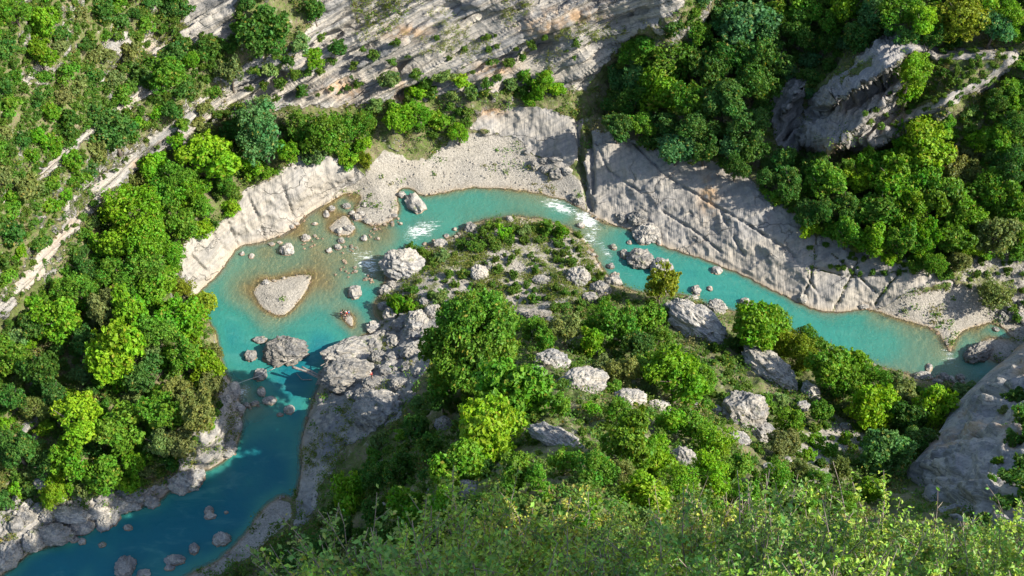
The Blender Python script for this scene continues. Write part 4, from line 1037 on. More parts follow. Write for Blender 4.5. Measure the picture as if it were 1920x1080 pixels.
fill(F_UPLEFT, 380, 12, 26, [1, 2, 2, 3, 7, 4], 99, .62, rk=1)
fill(F_LEFT, 170, 12, 30, [0, 1, 2, 2, 4, 7], 99, .6)
fill(F_RIGHT, 130, 12, 28, [1, 2, 2, 3, 4], 99, .6)
fill(F_TOPRIGHT, 60, 14, 36, [3, 2, 5], 99, .6)
fill(F_SPUR, 260, 10, 26, [0, 1, 2, 2, 4, 7], 99, .62)
print('COUNT', {k: sum(1 for t in THINGS if t['kind'] == k) for k in ('rock', 'tree', 'shrub', 'pine')})
# ------------------------------------------------------------------ what nobody could count: low growth, cobbles
def sample_cells(weight, n, r):
    w = np.clip(weight, 0, None).ravel()
    w = w / w.sum()
    k = r.choice(len(w), n, p=w)
    return np.unravel_index(k, weight.shape)
def jittered(j, i, r):
    a = r.uniform(-.5, .5, len(j))[:, None]; b = r.uniform(-.5, .5, len(j))[:, None]
    Pa = P3[j, i]
    du = P3[j, np.minimum(i + 1, NU - 1)] - Pa; dv = P3[np.minimum(j + 1, NV - 1), i] - Pa
    return Pa + a * du + b * dv
inframe = ((U > -120) & (U < 2040) & (V > -60) & (V < 1120)) * 1.0
green = np.clip(1 - rockw - gravw * .85, 0, 1) * inframe * (SDW < -3) * sstep(-0.25, 0.15, fbm(P3 * 0.25, 3, 300))
thin = (wI * (U < 1250) * sstep(-0.15, 0.25, fbm(P3 * 0.3, 3, 310)) * .6 + wC * .28 * pock + wO * .35 * pock + wN * (V > 560) * .22 * sstep(0, .3, fbm(P3 * 0.3, 3, 320))) * inframe * (SDW < -4)
def low_growth(weight, n, leaves, spread, size, tint, name, label, seed):
    r = np.random.default_rng(seed)
    j, i = sample_cells(weight, n, r)
    base = jittered(j, i, r); nr = N3[j, i]
    sc_ = r.uniform(.5, 1.4, n)
    C = base[:, None] + r.normal(size=(n, leaves, 3)) * (spread * sc_)[:, None, None] * np.array([1, 1, .55])
    up = nr * .4 + np.array([0, 0, .6])
    C += (up * (spread * sc_ * .8)[:, None])[:, None]
    d = r.normal(size=(n, leaves, 3)) * .6 + np.array([0, 0, 1.])
    V_, F_ = leaf_quads(C.reshape(-1, 3), d.reshape(-1, 3), size, r, tilt=.5)
    A = leaf_attr(n * leaves, r)
    A['leaf'][2][:, 0] = np.repeat(r.random(n), leaves) * .7 + .3 * r.random(n * leaves)
    A['leaf'][2][:, 1] = np.repeat(r.random(n), leaves) * .6 + .4 * r.random(n * leaves)
    o = add(name, mesh_np(name, V_, F_, M_LEAF, False, A))
    o.color = (*tint, 1)
    return tag(o, label, None, None, 'stuff')
low_growth(green, 9000, 26, .55, .20, (0.085, 0.165, 0.022), 'undergrowth', 'low green scrub covering the soil between the trees and shrubs', 41)
low_growth(green * sstep(.0, .4, fbm(P3 * .12, 3, 330)), 2600, 22, .5, .19, (0.17, 0.165, 0.055), 'dry_grass', 'straw coloured dry grass and dead brush on the slopes', 42)
low_growth(thin, 5200, 16, .34, .13, (0.15, 0.19, 0.035), 'ground_cover', 'small green tufts growing on cobbles and rock ledges', 43)

def cobbles(weight, n, smin, smax, name, label, seed):
    r = np.random.default_rng(seed)
    j, i = sample_cells(weight, n, r)
    base = jittered(j, i, r)
    v0, f0 = ICO[1]
    s = smin + (smax - smin) * r.random(n) ** 4
    k = r.uniform(.6, 1.25, (n, 3)) * s[:, None]
    k[:, 2] *= .7
    V_ = v0[None] * k[:, None, :] * r.uniform(.8, 1.15, (n, len(v0), 1)) + base[:, None] + np.array([0, 0, .15]) * s[:, None, None]
    F_ = (f0[None] + (np.arange(n) * len(v0))[:, None, None]).reshape(-1, 3)
    o = add(name, mesh_np(name, V_.reshape(-1, 3), F_, M_BOULD, False))
    o.color = (1.05, 1.03, 1.0, 1)
    return tag(o, label, None, None, 'stuff')
cobbles((wG * (SDW < 1) * sstep(-.1, .35, fbm(P3 * .25, 3, 350)) + wI * .9 * (SDW < 0) + .12 * wN * (V > 600) * (SDW < 0)) * inframe, 6500, .06, .34, 'cobbles', 'pale grey river cobbles strewn over gravel bars and island', 44)
cobbles((SDW > -2) * (SDW < 12) * inframe * (foamf * .9 + .10) * (1.0 * ((U < 800) | (U > 1060))), 900, .14, .5, 'river_stones', 'small tan stones at the edge of the water', 45)
# ------------------------------------------------------------------ the grey rock wall at the lower right
WALL = [(1560,1040,8.5),(1610,985,12),(1668,920,15),(1700,880,16),(1730,845,16.5),(1765,798,14.5),(1800,752,12),(1815,735,11),(1848,700,9),(1880,672,8),(1920,640,6.5),(2000,580,2.5),(2150,480,.6)]
ws = np.array(WALL, float)
acc = np.concatenate([[0], np.cumsum(np.hypot(np.diff(ws[:, 0]), np.diff(ws[:, 1])))])
NS, NTT = 260, 240
sv = np.linspace(0, acc[-1], NS)
Su, Sv, Sh = (np.interp(sv, acc, ws[:, k]) for k in range(3))
wob = fbm(np.stack([sv / 60, 0 * sv, 0 * sv], -1), 3, 400) * 7
tt = np.linspace(0, 1, NTT) ** 1.25
WU = (Su + wob)[None, :] + tt[:, None] * 620; WV = (Sv + wob * .4)[None, :] + tt[:, None] * 360
fade = np.interp(Su, [1900, 2020, 2150], [1, .35, .05])[None, :]
base_h = Sh[None, :] + fade * 34 * (1 - np.exp(-tt[:, None] * 3.0)) + fade * 5.0 * np.sin(np.minimum(tt * 9, 1.57))[:, None]
base_h = base_h + 5 * fbm(np.stack([WU / 130, WV / 190, 0 * WU], -1), 3, 410) * sstep(0, .1, tt)[:, None]
xw, yw, zw = unproj(WU, WV, base_h)
PW = np.stack([xw, yw, zw], -1)
flute = fbm(np.stack([PW[..., 0] * .25 + PW[..., 1] * .22, PW[..., 2] * .05, PW[..., 1] * .05], -1), 4, 420)
NW = grid_normals(PW)
PW = PW + NW * ((3.0 * flute + 2.0 * fbm(PW * .35, 5, 430)) * sstep(0, .05, tt)[:, None])[..., None]
sk = PW[:1].copy(); sk[..., 2] = -3.0
ends = [PW[-1:] + np.array([[[12., 2., 4.]]]), PW[-1:] + np.array([[[70., 4., 8.]]])]
low = ends[-1].copy(); low[..., 2] = -3.0
PW = np.concatenate([sk, PW] + ends + [low], 0)
cl = PW[:, -1:] + np.array([[[25., 12., 0.]]]); cl[..., 2] = cl[..., 2] * .3; cl2 = cl.copy(); cl2[..., 2] = -3.0
PW = np.concatenate([PW, cl, cl2], 1)
NW = grid_normals(PW); NW[0] = NW[1]
onep = np.ones(PW.shape[:2])
wst = sstep(.12, .38, fbm(np.stack([PW[..., 0] * .12 + PW[..., 2] * .06, PW[..., 1] * .12, PW[..., 2] * .02], -1), 3, 440)) * .45
onep[:] = 1
wallm = split_grid(PW, NW, np.zeros(PW.shape[:2], int), onep > 0,
    {'zone_a': np.stack([onep, 0 * onep, 0 * onep, wst], -1), 'zone_b': np.stack([.0 * onep, 0 * onep, 0 * onep, 0 * onep], -1)}, M_TERR)
tag(add('cliff', wallm[0]), 'smooth grey shaded rock wall with rusty streaks at the lower corner', None, None, 'structure')
def wall_pt(u, v):
    d = (WU - u) ** 2 + (WV - v) ** 2
    j, i = np.unravel_index(np.argmin(d), d.shape)
    return PW[j + 1, i]
for (u, v, d, t) in [(1905,745,56,3),(1915,790,60,3),(1900,835,50,3),(1912,880,60,3),(1880,765,26,4),(1900,920,56,3),(1870,870,26,2),(1890,955,50,3),(1860,900,22,2),(1925,940,60,2),(1930,830,60,3),(1885,800,28,2),(1860,985,40,3),(1760,770,10,4)]:
    p = wall_pt(u, v); Rr = d * proj(*p)[2] / FPX / 2
    o = add('shrub', SHRUB[rnd.randrange(9)]); o.location = (p[0], p[1], p[2] + Rr * .3); o.scale = (Rr * 1.1,) * 3
    o.rotation_euler = (0, 0, rnd.uniform(0, 6.28)); o.color = tint_of(t)
    THINGS.append(dict(o=o, kind='shrub', u=u, v=v, size=d + 30, t=t, form=0, label=None))

# ------------------------------------------------------------------ the brink under the viewpoint and its leafy shrubs
def brink_z(x, y): return 169.2 - 1.3 * (y - 10.7)
bx = np.linspace(-6.5, 16, 120)
ymax = np.interp(bx, [-6.5, -5, -3.5, -1, 1, 2.5, 16], [6.8, 8.1, 9.2, 10.1, 10.7, 10.5, 10.6])
byt = np.linspace(0, 1, 60)
BX = np.broadcast_to(bx, (60, 120)); BY = 1.5 + byt[:, None] * (ymax - 1.5)[None]
BZ = brink_z(BX, BY)
BP = np.stack([BX, BY, BZ], -1); BP[..., 2] += .25 * fbm(BP * .9, 4, 450) - .1
drop = []
for k, q in enumerate((4, 14, 34, 70, 105)):
    r_ = BP[-1].copy(); r_[:, 2] -= q; r_[:, 1] += .25 + q * .02 - .02 * k; r_[:, :2] += .6 * fbm(np.stack([r_[:, 0] * .4, r_[:, 2] * .2, 0 * r_[:, 0]], -1), 3, 460)[:, None] * (k > 0); drop.append(r_[None])
BP = np.concatenate([BP] + drop, 0)
NB_ = grid_normals(BP); NB_ = NB_ * np.sign(np.median(NB_[..., 2]))
oneb = np.ones(BP.shape[:2])
bm_ = split_grid(BP, NB_, np.zeros(BP.shape[:2], int), oneb > 0, {'zone_a': np.stack([.35 * oneb, .2 * oneb, 0 * oneb, 0 * oneb], -1), 'zone_b': np.zeros((*BP.shape[:2], 4))}, M_TERR)
tag(add('ground', bm_[0]), 'steep brink under the leafy shrubs of the viewpoint', None, None, 'structure')

def leafy_bush(seed, stems=80, per=150, bare=0.12):
    r = np.random.default_rng(seed)
    paths, C, Nn = [], [], []
    for i in range(stems):
        th = r.uniform(0, 6.28); e = r.uniform(.35, 1.5)
        d = np.array([math.cos(th) * math.cos(e), math.sin(th) * math.cos(e), math.sin(e)])
        L = r.uniform(.85, 1.25) * (1.0 + .15 * math.sin(e))
        p = [np.array([math.cos(th), math.sin(th), 0]) * r.uniform(0, .25) - np.array([0, 0, .85])]
        q = d + np.array([0, 0, .25])
        for k in range(7):
            q = q + r.normal(0, .14, 3); q /= np.linalg.norm(q)
            p.append(p[-1] + q * L * .27)
        p = np.array(p); paths.append((p, [.018, .016, .014, .012, .010, .008, .006, .004]))
        isbare = r.random() < bare
        n = int(per * (0.12 if isbare else 1.0))
        for _ in range(3 if not isbare else 4):
            s0 = p[r.integers(3, 7)]; dd = q + r.normal(0, .6, 3); dd /= np.linalg.norm(dd)
            tw = np.array([s0, s0 + dd * .14, s0 + dd * .27 + r.normal(0, .02, 3)])
            paths.append((tw, [.007, .005, .003]))
            m = n // 6
            t = r.uniform(.1, 1, m)[:, None]
            C.append(s0 + (tw[2] - s0) * t + r.normal(0, .035, (m, 3))); Nn.append(np.repeat(dd[None], m, 0) * .4 + [0, 0, .7])
        m = n // 2
        f = r.uniform(2.6, 7, m); k0 = np.minimum(f.astype(int), 6)
        C.append(p[k0] + (p[k0 + 1] - p[k0]) * (f - k0)[:, None] + r.normal(0, .05, (m, 3))); Nn.append(np.repeat(q[None], m, 0) * .4 + [0, 0, .7])
    C = np.concatenate(C); Nn = np.concatenate(Nn)
    V_, F_ = leaf_quads(C, Nn, .037, r, .55, .6)
    me = mesh_np('leaves', V_, F_, M_LEAFN, False, leaf_attr(len(C), r))
    st = mesh_np('stems', *merge([tube(p, q, 4) for p, q in paths]), mat=M_TWIG, smooth=True)
    return me, st
BUSH = [leafy_bush(800 + i, bare=b) for i, b in enumerate((.08, .10, .12, .35))]
NEAR = [(690,1120,1,0),(775,1108,0,2),(855,1085,0,1),(925,1052,0,0),(1015,1010,2,2),(1095,1012,1,1),(1185,1098,0,0),(1290,1028,2,2),(1368,1015,0,3),(1450,1108,1,1),(1545,1060,0,0),(1625,1030,0,1),(1712,1068,0,3),(1800,1062,1,3),(1885,1040,0,2),(1965,1015,1,3),(2050,1010,0,0),
 (560,1240,1,0),(680,1200,0,1),(800,1180,1,2),(920,1150,0,0),(1050,1140,0,1),(1150,1150,1,0),(1260,1150,0,2),(1370,1140,1,1),(1480,1155,0,0),(1590,1145,0,1),(1700,1150,1,2),(1800,1160,0,0),(1900,1140,0,1),(2010,1140,1,2)]
NT_ = [(0.215, 0.345, 0.030), (0.135, 0.260, 0.040), (0.330, 0.350, 0.042)]
for q_ in ((13.0, 4.6, 3.6),):  # unseen tree, added to cast shade over the leafy shrubs
    o = empty('broadleaf_tree', (q_[0], q_[1], brink_z(q_[0], q_[1]) - .3))
    for nm, me, sc3, zz in (('crown', CROWN[1], q_[2], 11.0), ('trunk', TRUNK[0], 8.5, 0)):
        c = add(nm, me, o); c.location = (0, 0, zz); c.scale = (sc3, sc3, sc3)
        c.color = (*TINT[2], 1)
    THINGS.append(dict(o=o, kind='tree', u=3200, v=1300, size=100, t=2, form=0, label='unseen tree added out of view to shade the leafy shrubs'))
for k, (u, v, t, pi_) in enumerate(NEAR):
    v += 86 + (k % 3) * 8
    yc = (540.0 - v) / FPX; dy = CP + yc * SP; dz = -SP + yc * CP
    tt_ = (169.2 + .75 + 13.91 - CAM_H) / (dz + 1.3 * dy)
    p = (tt_ * (u - 960) / FPX, tt_ * dy, CAM_H + tt_ * dz)
    o = empty('leafy_shrub', (p[0], p[1], p[2] - .75))
    s = rnd.uniform(.72, 1.02)
    for nm, me in zip(('leaves', 'stems'), BUSH[pi_]):
        c = add(nm, me, o); c.location = (0, 0, .75); c.scale = (s, s, s * rnd.uniform(.9, 1.1)); c.rotation_euler = (0, 0, k * 2.4)
        kk = rnd.uniform(.9, 1.12)
        c.color = (*(q * kk for q in NT_[t]), 1)
    THINGS.append(dict(o=o, kind='leafy', u=u, v=v, size=240, t=t, form=pi_, label=None))
# ------------------------------------------------------------------ driftwood logs, rope, people
SC.view_layers[0].update()
def pick(u, v):
    """The first surface seen at a photo position."""
    dg = bpy.context.evaluated_depsgraph_get()
    p = Vector(unproj(u, v, 0.0)); o = Vector((0, 0, CAM_H))
    hit = SC.ray_cast(dg, o, (p - o).normalized())
    return hit[1] if hit[0] else p

def log(pts, r0, r1, name, label, cat, mat=M_WOOD, seed=0):
    P = np.array([unproj(u, v, h) for u, v, h in pts], float)
    t = np.linspace(0, 1, 14); src = np.linspace(0, 1, len(P))
    Q = np.stack([np.interp(t, src, P[:, k]) for k in range(3)], -1)
    Q += (.05 if r0 > .1 else .0) * fbm(Q * .8 + seed, 2, seed)[:, None]
    V_, F_ = tube(Q, np.linspace(r0, r1, 14) * (1 + .12 * np.sin(t * 17 + seed)), 9)
    n = len(Q)
    caps = [[k, (k + 1) % 9, len(V_) - 1, len(V_) - 1] for k in range(9)]
    me = mesh_np(name, V_, F_, mat, True)
    bm = bmesh.new(); bm.from_mesh(me); bmesh.ops.holes_fill(bm, edges=[e for e in bm.edges if e.is_boundary]); bm.to_mesh(me); bm.free()
    o = add(name, me)
    tag(o, label, cat)
    return o
log([(548,688,3.4),(575,697,3.2),(612,716,3.0),(650,740,2.8)], .26, .16, 'driftwood_log', 'long grey driftwood log bridging from the dark boulder to the broad bank boulder', 'log', seed=1)
log([(566,688,3.3),(592,700,3.2),(640,728,3.0)], .17, .10, 'driftwood_log', 'thinner driftwood log lying along the upstream side of the log bridge', 'log', seed=2)
log([(632,733,2.6),(660,748,2.5),(676,757,2.4)], .22, .13, 'driftwood_log', 'short brown driftwood log on the bank rocks past the log bridge', 'log', seed=3)
log([(614,728,2.3),(624,752,2.6),(637,784,3.6)], .15, .08, 'driftwood_log', 'thin dark pole leaning down the shaded bank below the log bridge', 'log', seed=4)
log([(592,722,.3),(603,700,1.6),(616,674,3.0)], .12, .06, 'driftwood_log', 'thin broken branch sticking up from the water by the log bridge', 'branch', seed=5)
log([(585,712,.1),(566,712,.3),(556,700,.6)], .09, .05, 'driftwood_branch', 'curved bare branch half under water below the log bridge', 'branch', seed=6)
log([(601,686,2.2),(612,680,2.4),(622,688,1.6)], .10, .05, 'driftwood_branch', 'forked twig caught on the branch above the log bridge', 'branch', seed=7)
log([(518,688,3.0),(535,680,3.6),(552,673,3.7)], .14, .08, 'driftwood_log', 'dry grey log end lying on the dark pool boulder', 'log', seed=8)
log([(436,723,1.6),(462,713,1.5),(486,705,1.9),(515,690,2.7),(548,674,3.9)], .06, .06, 'rope', 'pale taut rope stretched from the wooded shore across the stream to the dark boulder', 'rope', M_ROPE, 9)

def skinned(name, verts, edges, mat, root=0, sub=1, parent=None):
    me = bpy.data.meshes.new('tmp'); me.from_pydata([v[:3] for v in verts], edges, [])
    o = bpy.data.objects.new('tmp', me); COL.objects.link(o)
    md = o.modifiers.new('s', 'SKIN'); md.use_smooth_shade = True
    for i, v in enumerate(verts):
        d = me.skin_vertices[0].data[i]
        rr = v[3] if isinstance(v[3], tuple) else (v[3], v[3]); d.radius = rr; d.use_root = (i == root)
    ms = o.modifiers.new('u', 'SUBSURF'); ms.levels = sub
    dg = bpy.context.evaluated_depsgraph_get()
    res = bpy.data.meshes.new_from_object(o.evaluated_get(dg)); res.name = name
    bpy.data.objects.remove(o); bpy.data.meshes.remove(me)
    res.materials.clear(); res.materials.append(mat)
    return add(name, res, parent)

def person(u, v, face, shirt, legs, helmet, label, pose=0, base=None, hair=None):
    """A canyon walker, 1.72 m: one continuous body with arms, five-fingered hands and feet; clothes as parts."""
    p = base if base is not None else Vector((*unproj(u, v, 0.0)[:2], 0))
    if base is None: p.z = max(ground_z(p.x, p.y), 0) if ground_z(p.x, p.y) > -.4 else -.1
    o = empty('person', p); o.rotation_euler = (0, 0, face)
    lean = (.0, .16, .45)[pose]; drop = (0, .0, .0)[pose]
    hz = .90
    sh = np.array([0, lean * .55, 1.42 - lean * .25]); chest = np.array([0, lean * .35, 1.22 - lean * .12]); neck = sh + [0, .03 + lean * .1, .08]; head = neck + [0, .05 + lean * .12, .14]
    vt = [(0, 0, hz, (.15, .11)), (0, lean * .15, 1.05, (.135, .10)), (*chest, (.16, .11)), (*sh, (.12, .085)), (*neck, .055), (*head, (.078, .095)), (*(head + [0, .01, .10]), (.06, .075))]
    ed = [(0, 1), (1, 2), (2, 3), (3, 4), (4, 5), (5, 6)]
    arms = []
    for s in (-1, 1):
        a = len(vt)
        el = sh + np.array([s * (.26 + .05 * pose), .06 + .12 * pose, -.27 + .04 * pose]); wr = el + np.array([s * (-.02 - .06 * pose), .16 + .05 * pose, -.19 + .06 * pose])
        vt += [(*(sh + [s * .18, 0, -.02]), .062), (*el, .042), (*wr, .028), (*(wr + [0, .05, -.035]), (.036, .018))]
        ed += [(3, a), (a, a + 1), (a + 1, a + 2), (a + 2, a + 3)]
        pal = np.array(vt[a + 3][:3])
        for f, (dx, ln) in enumerate(((-.030, .070), (-.010, .080), (.011, .075), (.030, .058))):
            b = len(vt); q = pal + [dx, .035, -.01]
            vt += [(*q, .0095), (*(q + [0, ln * .6, -ln * .2]), .0085), (*(q + [0, ln * .85, -ln * .7]), .007)]
            ed += [(a + 3, b), (b, b + 1), (b + 1, b + 2)]
        b = len(vt); q = pal + [-s * .036, -.005, 0]
        vt += [(*q, .011), (*(q + [-s * .022, .03, -.015]), .009), (*(q + [-s * .020, .055, -.03]), .0075)]; ed += [(a + 3, b), (b, b + 1), (b + 1, b + 2)]
        arms.append((a, el, wr))
    legsv = []
    for s in (-1, 1):
        a = len(vt)
        kn = np.array([s * .11, .05 + .02 * s + .05 * pose, .49]); an = np.array([s * .13, -.03 + .04 * s, .085])
        vt += [(s * .09, 0, .84, .088), (*kn, .058), (*(kn * .45 + an * .55 + [0, -.02, 0]), .052), (*an, .036), (an[0], an[1] + .10, .035, (.042, .03)), (an[0], an[1] + .18, .025, (.036, .022))]
        ed += [(0, a), (a, a + 1), (a + 1, a + 2), (a + 2, a + 3), (a + 3, a + 4), (a + 4, a + 5)]
        legsv.append((a, kn, an))
    # nose, ears and brow grow from the head
    b = len(vt); vt += [(*(head + [0, .105, .0]), .014)]; ed += [(5, b)]
    for s in (-1, 1):
        b = len(vt); vt += [(*(head + [s * .085, 0, .01]), .016)]; ed += [(5, b)]
    skinned('body', vt, ed, M_SKIN, 0, 1, o)
    sv_ = [(0, .0, .93, (.17, .13)), (0, lean * .15, 1.05, (.155, .118)), (*chest, (.18, .13)), (*sh, (.135, .10)), (*(sh + [0, .02, .04]), .068)]
    se = [(0, 1), (1, 2), (2, 3), (3, 4)]
    for (a, el, wr), s in zip(arms, (-1, 1)):
        k = len(sv_); sv_ += [(*(sh + [s * .18, 0, -.02]), .076), (*el, .056), (*(el * .35 + wr * .65), .046)]; se += [(3, k), (k, k + 1), (k + 1, k + 2)]
    skinned('jacket', sv_, se, shirt, 0, 1, o)
    lv = [(0, 0, .95, (.168, .128)), (0, 0, .86, (.165, .125))]; le = [(0, 1)]
    for (a, kn, an), s in zip(legsv, (-1, 1)):
        k = len(lv); lv += [(s * .09, 0, .80, .10), (*kn, .070), (*(kn * .2 + an * .8), .055)]; le += [(1, k), (k, k + 1), (k + 1, k + 2)]
    skinned('trousers', lv, le, legs, 0, 1, o)
    c_, f_ = ICO[3]
    hv = c_[c_[:, 2] > -.35]
    keep = {i: n for n, i in enumerate(np.where(c_[:, 2] > -.35)[0])}
    ff = np.array([[keep[i] for i in t] for t in f_ if all(i in keep for i in t)])
    hm = add('helmet' if helmet else 'hair', mesh_np('helmet', hv * np.array([.108, .128, .115]) + head + [0, -.01, .055], ff, helmet or M_HAIR, True), o)
    for s in (-1, 1):
        e = add('eye', mesh_np('eye', ICO[2][0] * .011 + head + [s * .032, .088, .02], ICO[2][1], M_BLACK, True), o)
        ft = np.array(legsv[(s + 1) // 2][2])
        v0, f0 = rock_shape(2, 3, 8, rough=0.0)
        add('shoe', mesh_np('shoe', ICO[2][0] * np.array([.055, .14, .045]) + [ft[0], ft[1] + .06, .045], ICO[2][1], M_BLACK, True), o)
    m = add('mouth', mesh_np('mouth', ICO[2][0] * np.array([.022, .006, .006]) + head + [0, .094, -.035], ICO[2][1], M_RED, True), o)
    tag(o, label, 'person', 'people on the river bank')
    return o
person(641, 594, .5, M_NAVY, M_BLACK, M_NAVY, 'person in navy standing at the water side of the group on the shoal', 0)
person(645.5, 589.5, 2.6, M_BLACK, M_NAVY, M_BLACK, 'person all in black standing at the far side of the group on the shoal', 1)
person(650.5, 594.5, 3.2, M_RED, M_BLACK, M_WHITE, 'person in a red jacket and white helmet in the middle of the group', 0)
person(656, 592, 1.6, M_TEAL, M_NAVY, M_BLACK, 'person in a blue jacket at the dry side of the group on the shoal', 1)
person(648.5, 600.5, 0.2, M_BLACK, M_BLACK, M_HAIR and None, 'bareheaded person in black bending forward at the near side of the group', 2)
q = pick(698, 708)
person(698, 708, 1.2, M_RED, M_BLACK, M_WHITE, 'person in red and black standing alone among the bank boulders', 1, base=q)
# ------------------------------------------------------------------ the smallest stones and scrub become one mass each
def fold(kind, keep, name, label, per=None):
    L = sorted([t for t in THINGS if t['kind'] == kind], key=lambda t: -(t['size'] + (500 if t['label'] else 0) - (400 if not (-20 < t['u'] < 1940 and -20 < t['v'] < 1100) else 0)))
    rest = L[keep:]
    Vs, Fs, As, off = [], [], [], 0
    r = np.random.default_rng(9)
    for t in rest:
        o = t['o']; me = o.data
        v = np.empty(len(me.vertices) * 3, np.float32); me.vertices.foreach_get('co', v); v = v.reshape(-1, 3)
        k = me.polygons[0].loop_total
        f = np.empty(len(me.loops), np.int32); me.loops.foreach_get('vertex_index', f); f = f.reshape(-1, k)
        M = np.array(Matrix.LocRotScale(o.location, o.rotation_euler, o.scale))
        if per and len(f) > per:
            s = np.sort(r.choice(len(f), per, replace=False)); v = v.reshape(-1, 4, 3)[s]
            c0 = v.mean(1, keepdims=True); v = (c0 + (v - c0) * 1.35).reshape(-1, 3); f = np.arange(4 * per).reshape(-1, 4)
            a = np.stack([r.random(per) * .5 + .5 * r.random(), r.random(per) * .6 + .4 * r.random(), r.random(per), np.ones(per)], -1); As.append(a)
        Vs.append(v @ M[:3, :3].T + M[:3, 3]); Fs.append(f + off); off += len(v)
        THINGS.remove(t); bpy.data.objects.remove(o)
    if not rest: return
    A = {'leaf': ('FACE', 'FLOAT_COLOR', np.concatenate(As))} if As else None
    o = add(name, mesh_np(name, np.concatenate(Vs), np.concatenate(Fs), M_LEAF if per else M_BOULD, False, A))
    o.color = (0.085, 0.175, 0.02, 1) if per else (1, .98, .95, 1)
    tag(o, label, None, None, 'stuff')
fold('rock', 292, 'rubble', 'small loose rocks and rubble along the water and on the shores')
fold('shrub', 292, 'scrub', 'small bushes of the scrub filling the gaps on slopes and cliff', 1000)

# ------------------------------------------------------------------ labels
LM = [('the great round tree', 885, 650), ('the dark pool boulder', 536, 660), ('the gravel islet', 530, 555), ('the island tip boulder', 755, 497), ('the two bend boulders', 1205, 465),
 ('the golden channel tree', 1242, 530), ('the long sunlit boulder', 1306, 606), ('the house sized boulder', 1396, 774), ('the square boulder', 714, 768), ('the boulder field', 770, 630), ('the rock fins', 1600, 190),
 ('the grey rock wall', 1780, 840), ('the scree patch', 1560, 825), ('the pebble beach', 1740, 580), ('the far gravel bar', 900, 300), ('the rock crevice', 1090, 290), ('the fluted slab', 1300, 400), ('the smooth pool slab', 560, 370),
 ('the dense conifer', 490, 250), ('the cliff foot', 300, 290), ('the white rock wall', 412, 832), ('the dark reach boulder', 349, 900), ('the stony shore', 150, 970), ('the gravel spit', 510, 985), ('the island clearing', 910, 530),
 ('the far rapids', 1095, 410), ('the low cliff end', 20, 590), ('the narrow cliff band', 190, 370), ('the top corner scrub', 40, 40), ('the lone cliff tree', 495, 60), ('the orange cave', 930, 130), ('the cliff top', 1000, 10),
 ('the big bluish tree', 1405, 60), ('the golden top edge tree', 1800, 30), ('the lone olive tree', 1870, 550), ('the tall grey boulder', 1441, 692), ('the rounded spur boulder', 1096, 718), ('the hollow slab', 1045, 825),
 ('the yellow hollow tree', 922, 808), ('the spur foot tree', 655, 925), ('the log bridge', 605, 712), ('the people', 648, 590), ('the gully tree', 1640, 765), ('the wall foot tree', 1665, 850), ('the rapids boulder', 1835, 662),
 ('the rapids stones', 690, 440), ('the slope gully', 60, 720), ('the upper scrub slope', 150, 130), ('the wood middle', 240, 640), ('the outcrop top', 1830, 140), ('the leafy brink', 1200, 1000), ('the brink corner', 1850, 1030), ('the stony flat', 1900, 540)]
def where(u, v, own=None):
    ds = sorted((math.hypot(u - a, (v - b) * 1.15), n, a, b) for n, a, b in LM)
    i = 1 if ds[0][0] < 12 and own else 0
    d, n, a, b = ds[i]
    n2 = ds[i + 1][1].replace('the ', '')
    dv = v - b; du = u - a
    rel = 'at' if d < 22 else ('above' if dv < -abs(du) * .8 else 'below' if dv > abs(du) * .8 else 'beside')
    return rel, n, n2
SEEN = {}
def describe(t):
    rel, n, n2 = where(t['u'], t['v'], True)
    if t['kind'] == 'rock':
        s = t['size']; sx, sy, sz = t['o'].scale
        a = max(sx, sy) / max(min(sx, sy), .01)
        shape = 'long' if a > 1.6 else ('oval' if a > 1.22 else 'angular')
        size = 'large' if s > 44 else 'middling' if s > 24 else 'small' if s > 13 else 'tiny'
        col = 'pale' if t['tone'] > 1.06 else 'dark grey' if t['tone'] < .9 else 'grey'
        return f"{size} {shape} {col} rock {rel} {n}, towards {n2}"
    if t['kind'] == 'leafy':
        return ('yellow leafed' if t['t'] == 2 else 'olive' if t['t'] == 1 else 'light green') + (' twiggy' if t['form'] == 3 else '') + f" glossy shrub on the brink {rel} {n}, towards {n2}"
    col = TNAME[t['t']]
    if t['kind'] == 'shrub':
        size = 'large' if t['size'] > 40 else 'middling' if t['size'] > 30 else 'small'
        return f"{size} {col} {'loose' if t['form'] == 1 else 'dense'} shrub {rel} {n}, towards {n2}"
    size = 'tall' if t['size'] > 90 else 'medium' if t['size'] > 68 else 'small'
    form = {0: 'round', 1: 'feathery', 2: 'ragged', 3: 'conical', 9: 'domed'}.get(t['form'], 'round')
    return f"{size} {col} {form} tree {rel} {n}, towards {n2}"
for t in THINGS:
    t['text'] = t['label'] or describe(t)
groups = {}
for t in THINGS: groups.setdefault(t['text'], []).append(t)
RANKV = ['topmost', 'second from top', 'third from top', 'fourth from top', 'fifth from top', 'sixth from top', 'seventh from top', 'eighth from top', 'ninth from top']
for txt, L in groups.items():
    if len(L) > 1:
        L.sort(key=lambda t: t['v'])
        for k, t in enumerate(L):
            w_ = ('upper' if k == 0 else 'lower') if len(L) == 2 else ('lowest' if k == len(L) - 1 else RANKV[min(k, 8)])
            t['text'] = w_ + ', ' + txt
GRP = {'rock': 'boulders and rocks along the river', 'tree': 'broadleaf trees of the gorge woods', 'pine': 'conifers of the gorge', 'shrub': 'shrubs of the gorge slopes', 'leafy': 'leafy shrubs on the brink'}
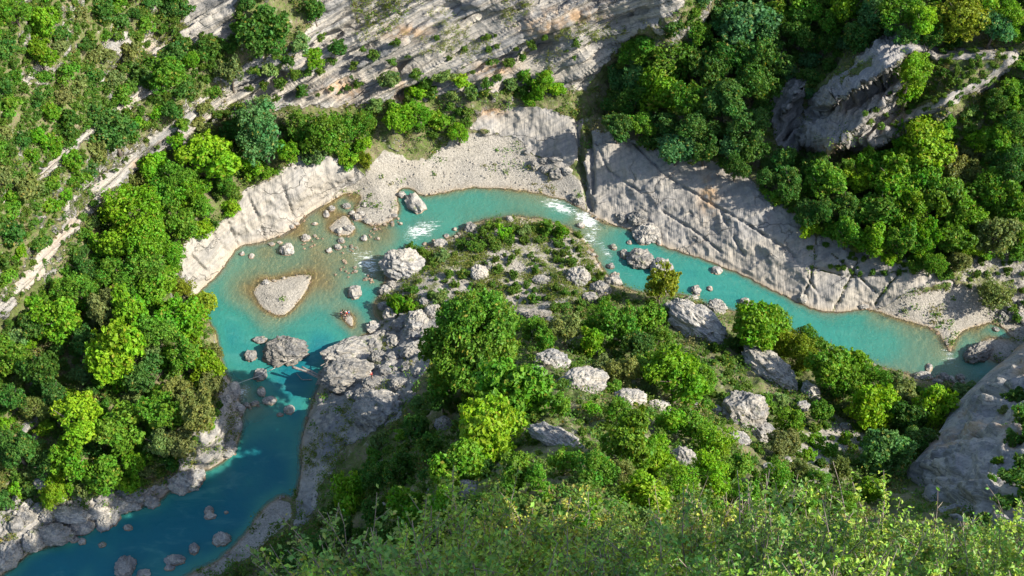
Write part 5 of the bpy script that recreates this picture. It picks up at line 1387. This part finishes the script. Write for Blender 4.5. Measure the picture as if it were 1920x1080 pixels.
CAT = {'rock': 'boulder', 'tree': 'tree', 'pine': 'conifer', 'shrub': 'shrub', 'leafy': 'shrub'}
for t in THINGS:
    w_ = t['text'].split()
    tag(t['o'], ' '.join(w_[:16]), CAT[t['kind']], GRP[t['kind']])
# ------------------------------------------------------------------ light, sky, camera
SUN_EL, SUN_AZ = math.radians(36.5), math.radians(-13.0)      # azimuth from +X, the right of the view
sdir = Vector((math.cos(SUN_EL) * math.cos(SUN_AZ), math.cos(SUN_EL) * math.sin(SUN_AZ), math.sin(SUN_EL)))
sl = bpy.data.lights.new('sun', 'SUN')
sl.energy = 4.6; sl.angle = math.radians(0.5); sl.color = (1.0, 0.94, 0.83)
so = bpy.data.objects.new('sun', sl); COL.objects.link(so)
so.rotation_euler = sdir.to_track_quat('Z', 'Y').to_euler()
w = bpy.data.worlds.new('World'); SC.world = w; w.use_nodes = True
nt = w.node_tree; nt.nodes.clear()
sky = nt.nodes.new('ShaderNodeTexSky'); sky.sky_type = 'NISHITA'; sky.sun_disc = False
sky.sun_elevation = SUN_EL
sky.sun_rotation = math.atan2(sdir.x, sdir.y)
bg = nt.nodes.new('ShaderNodeBackground'); bg.inputs[1].default_value = 0.13
wo = nt.nodes.new('ShaderNodeOutputWorld')
nt.links.new(sky.outputs[0], bg.inputs[0]); nt.links.new(bg.outputs[0], wo.inputs[0])

cd = bpy.data.cameras.new('camera'); co = bpy.data.objects.new('camera', cd); COL.objects.link(co)
cd.sensor_width = 36.0; cd.lens = 36.0 * FPX / 1920.0
cd.clip_start = 0.5; cd.clip_end = 3000
co.location = (0, 0, CAM_H); co.rotation_euler = (math.pi / 2 - PITCH, 0, 0)
SC.camera = co
vs = SC.view_settings
vs.view_transform = 'Standard'; vs.look = 'None'; vs.gamma = 1.0; vs.exposure = 1.15; vs.use_curve_mapping = False
SC.cycles.max_bounces = 6; SC.cycles.diffuse_bounces = 3; SC.cycles.transparent_max_bounces = 8; SC.cycles.transmission_bounces = 3
SC.cycles.use_denoising = True
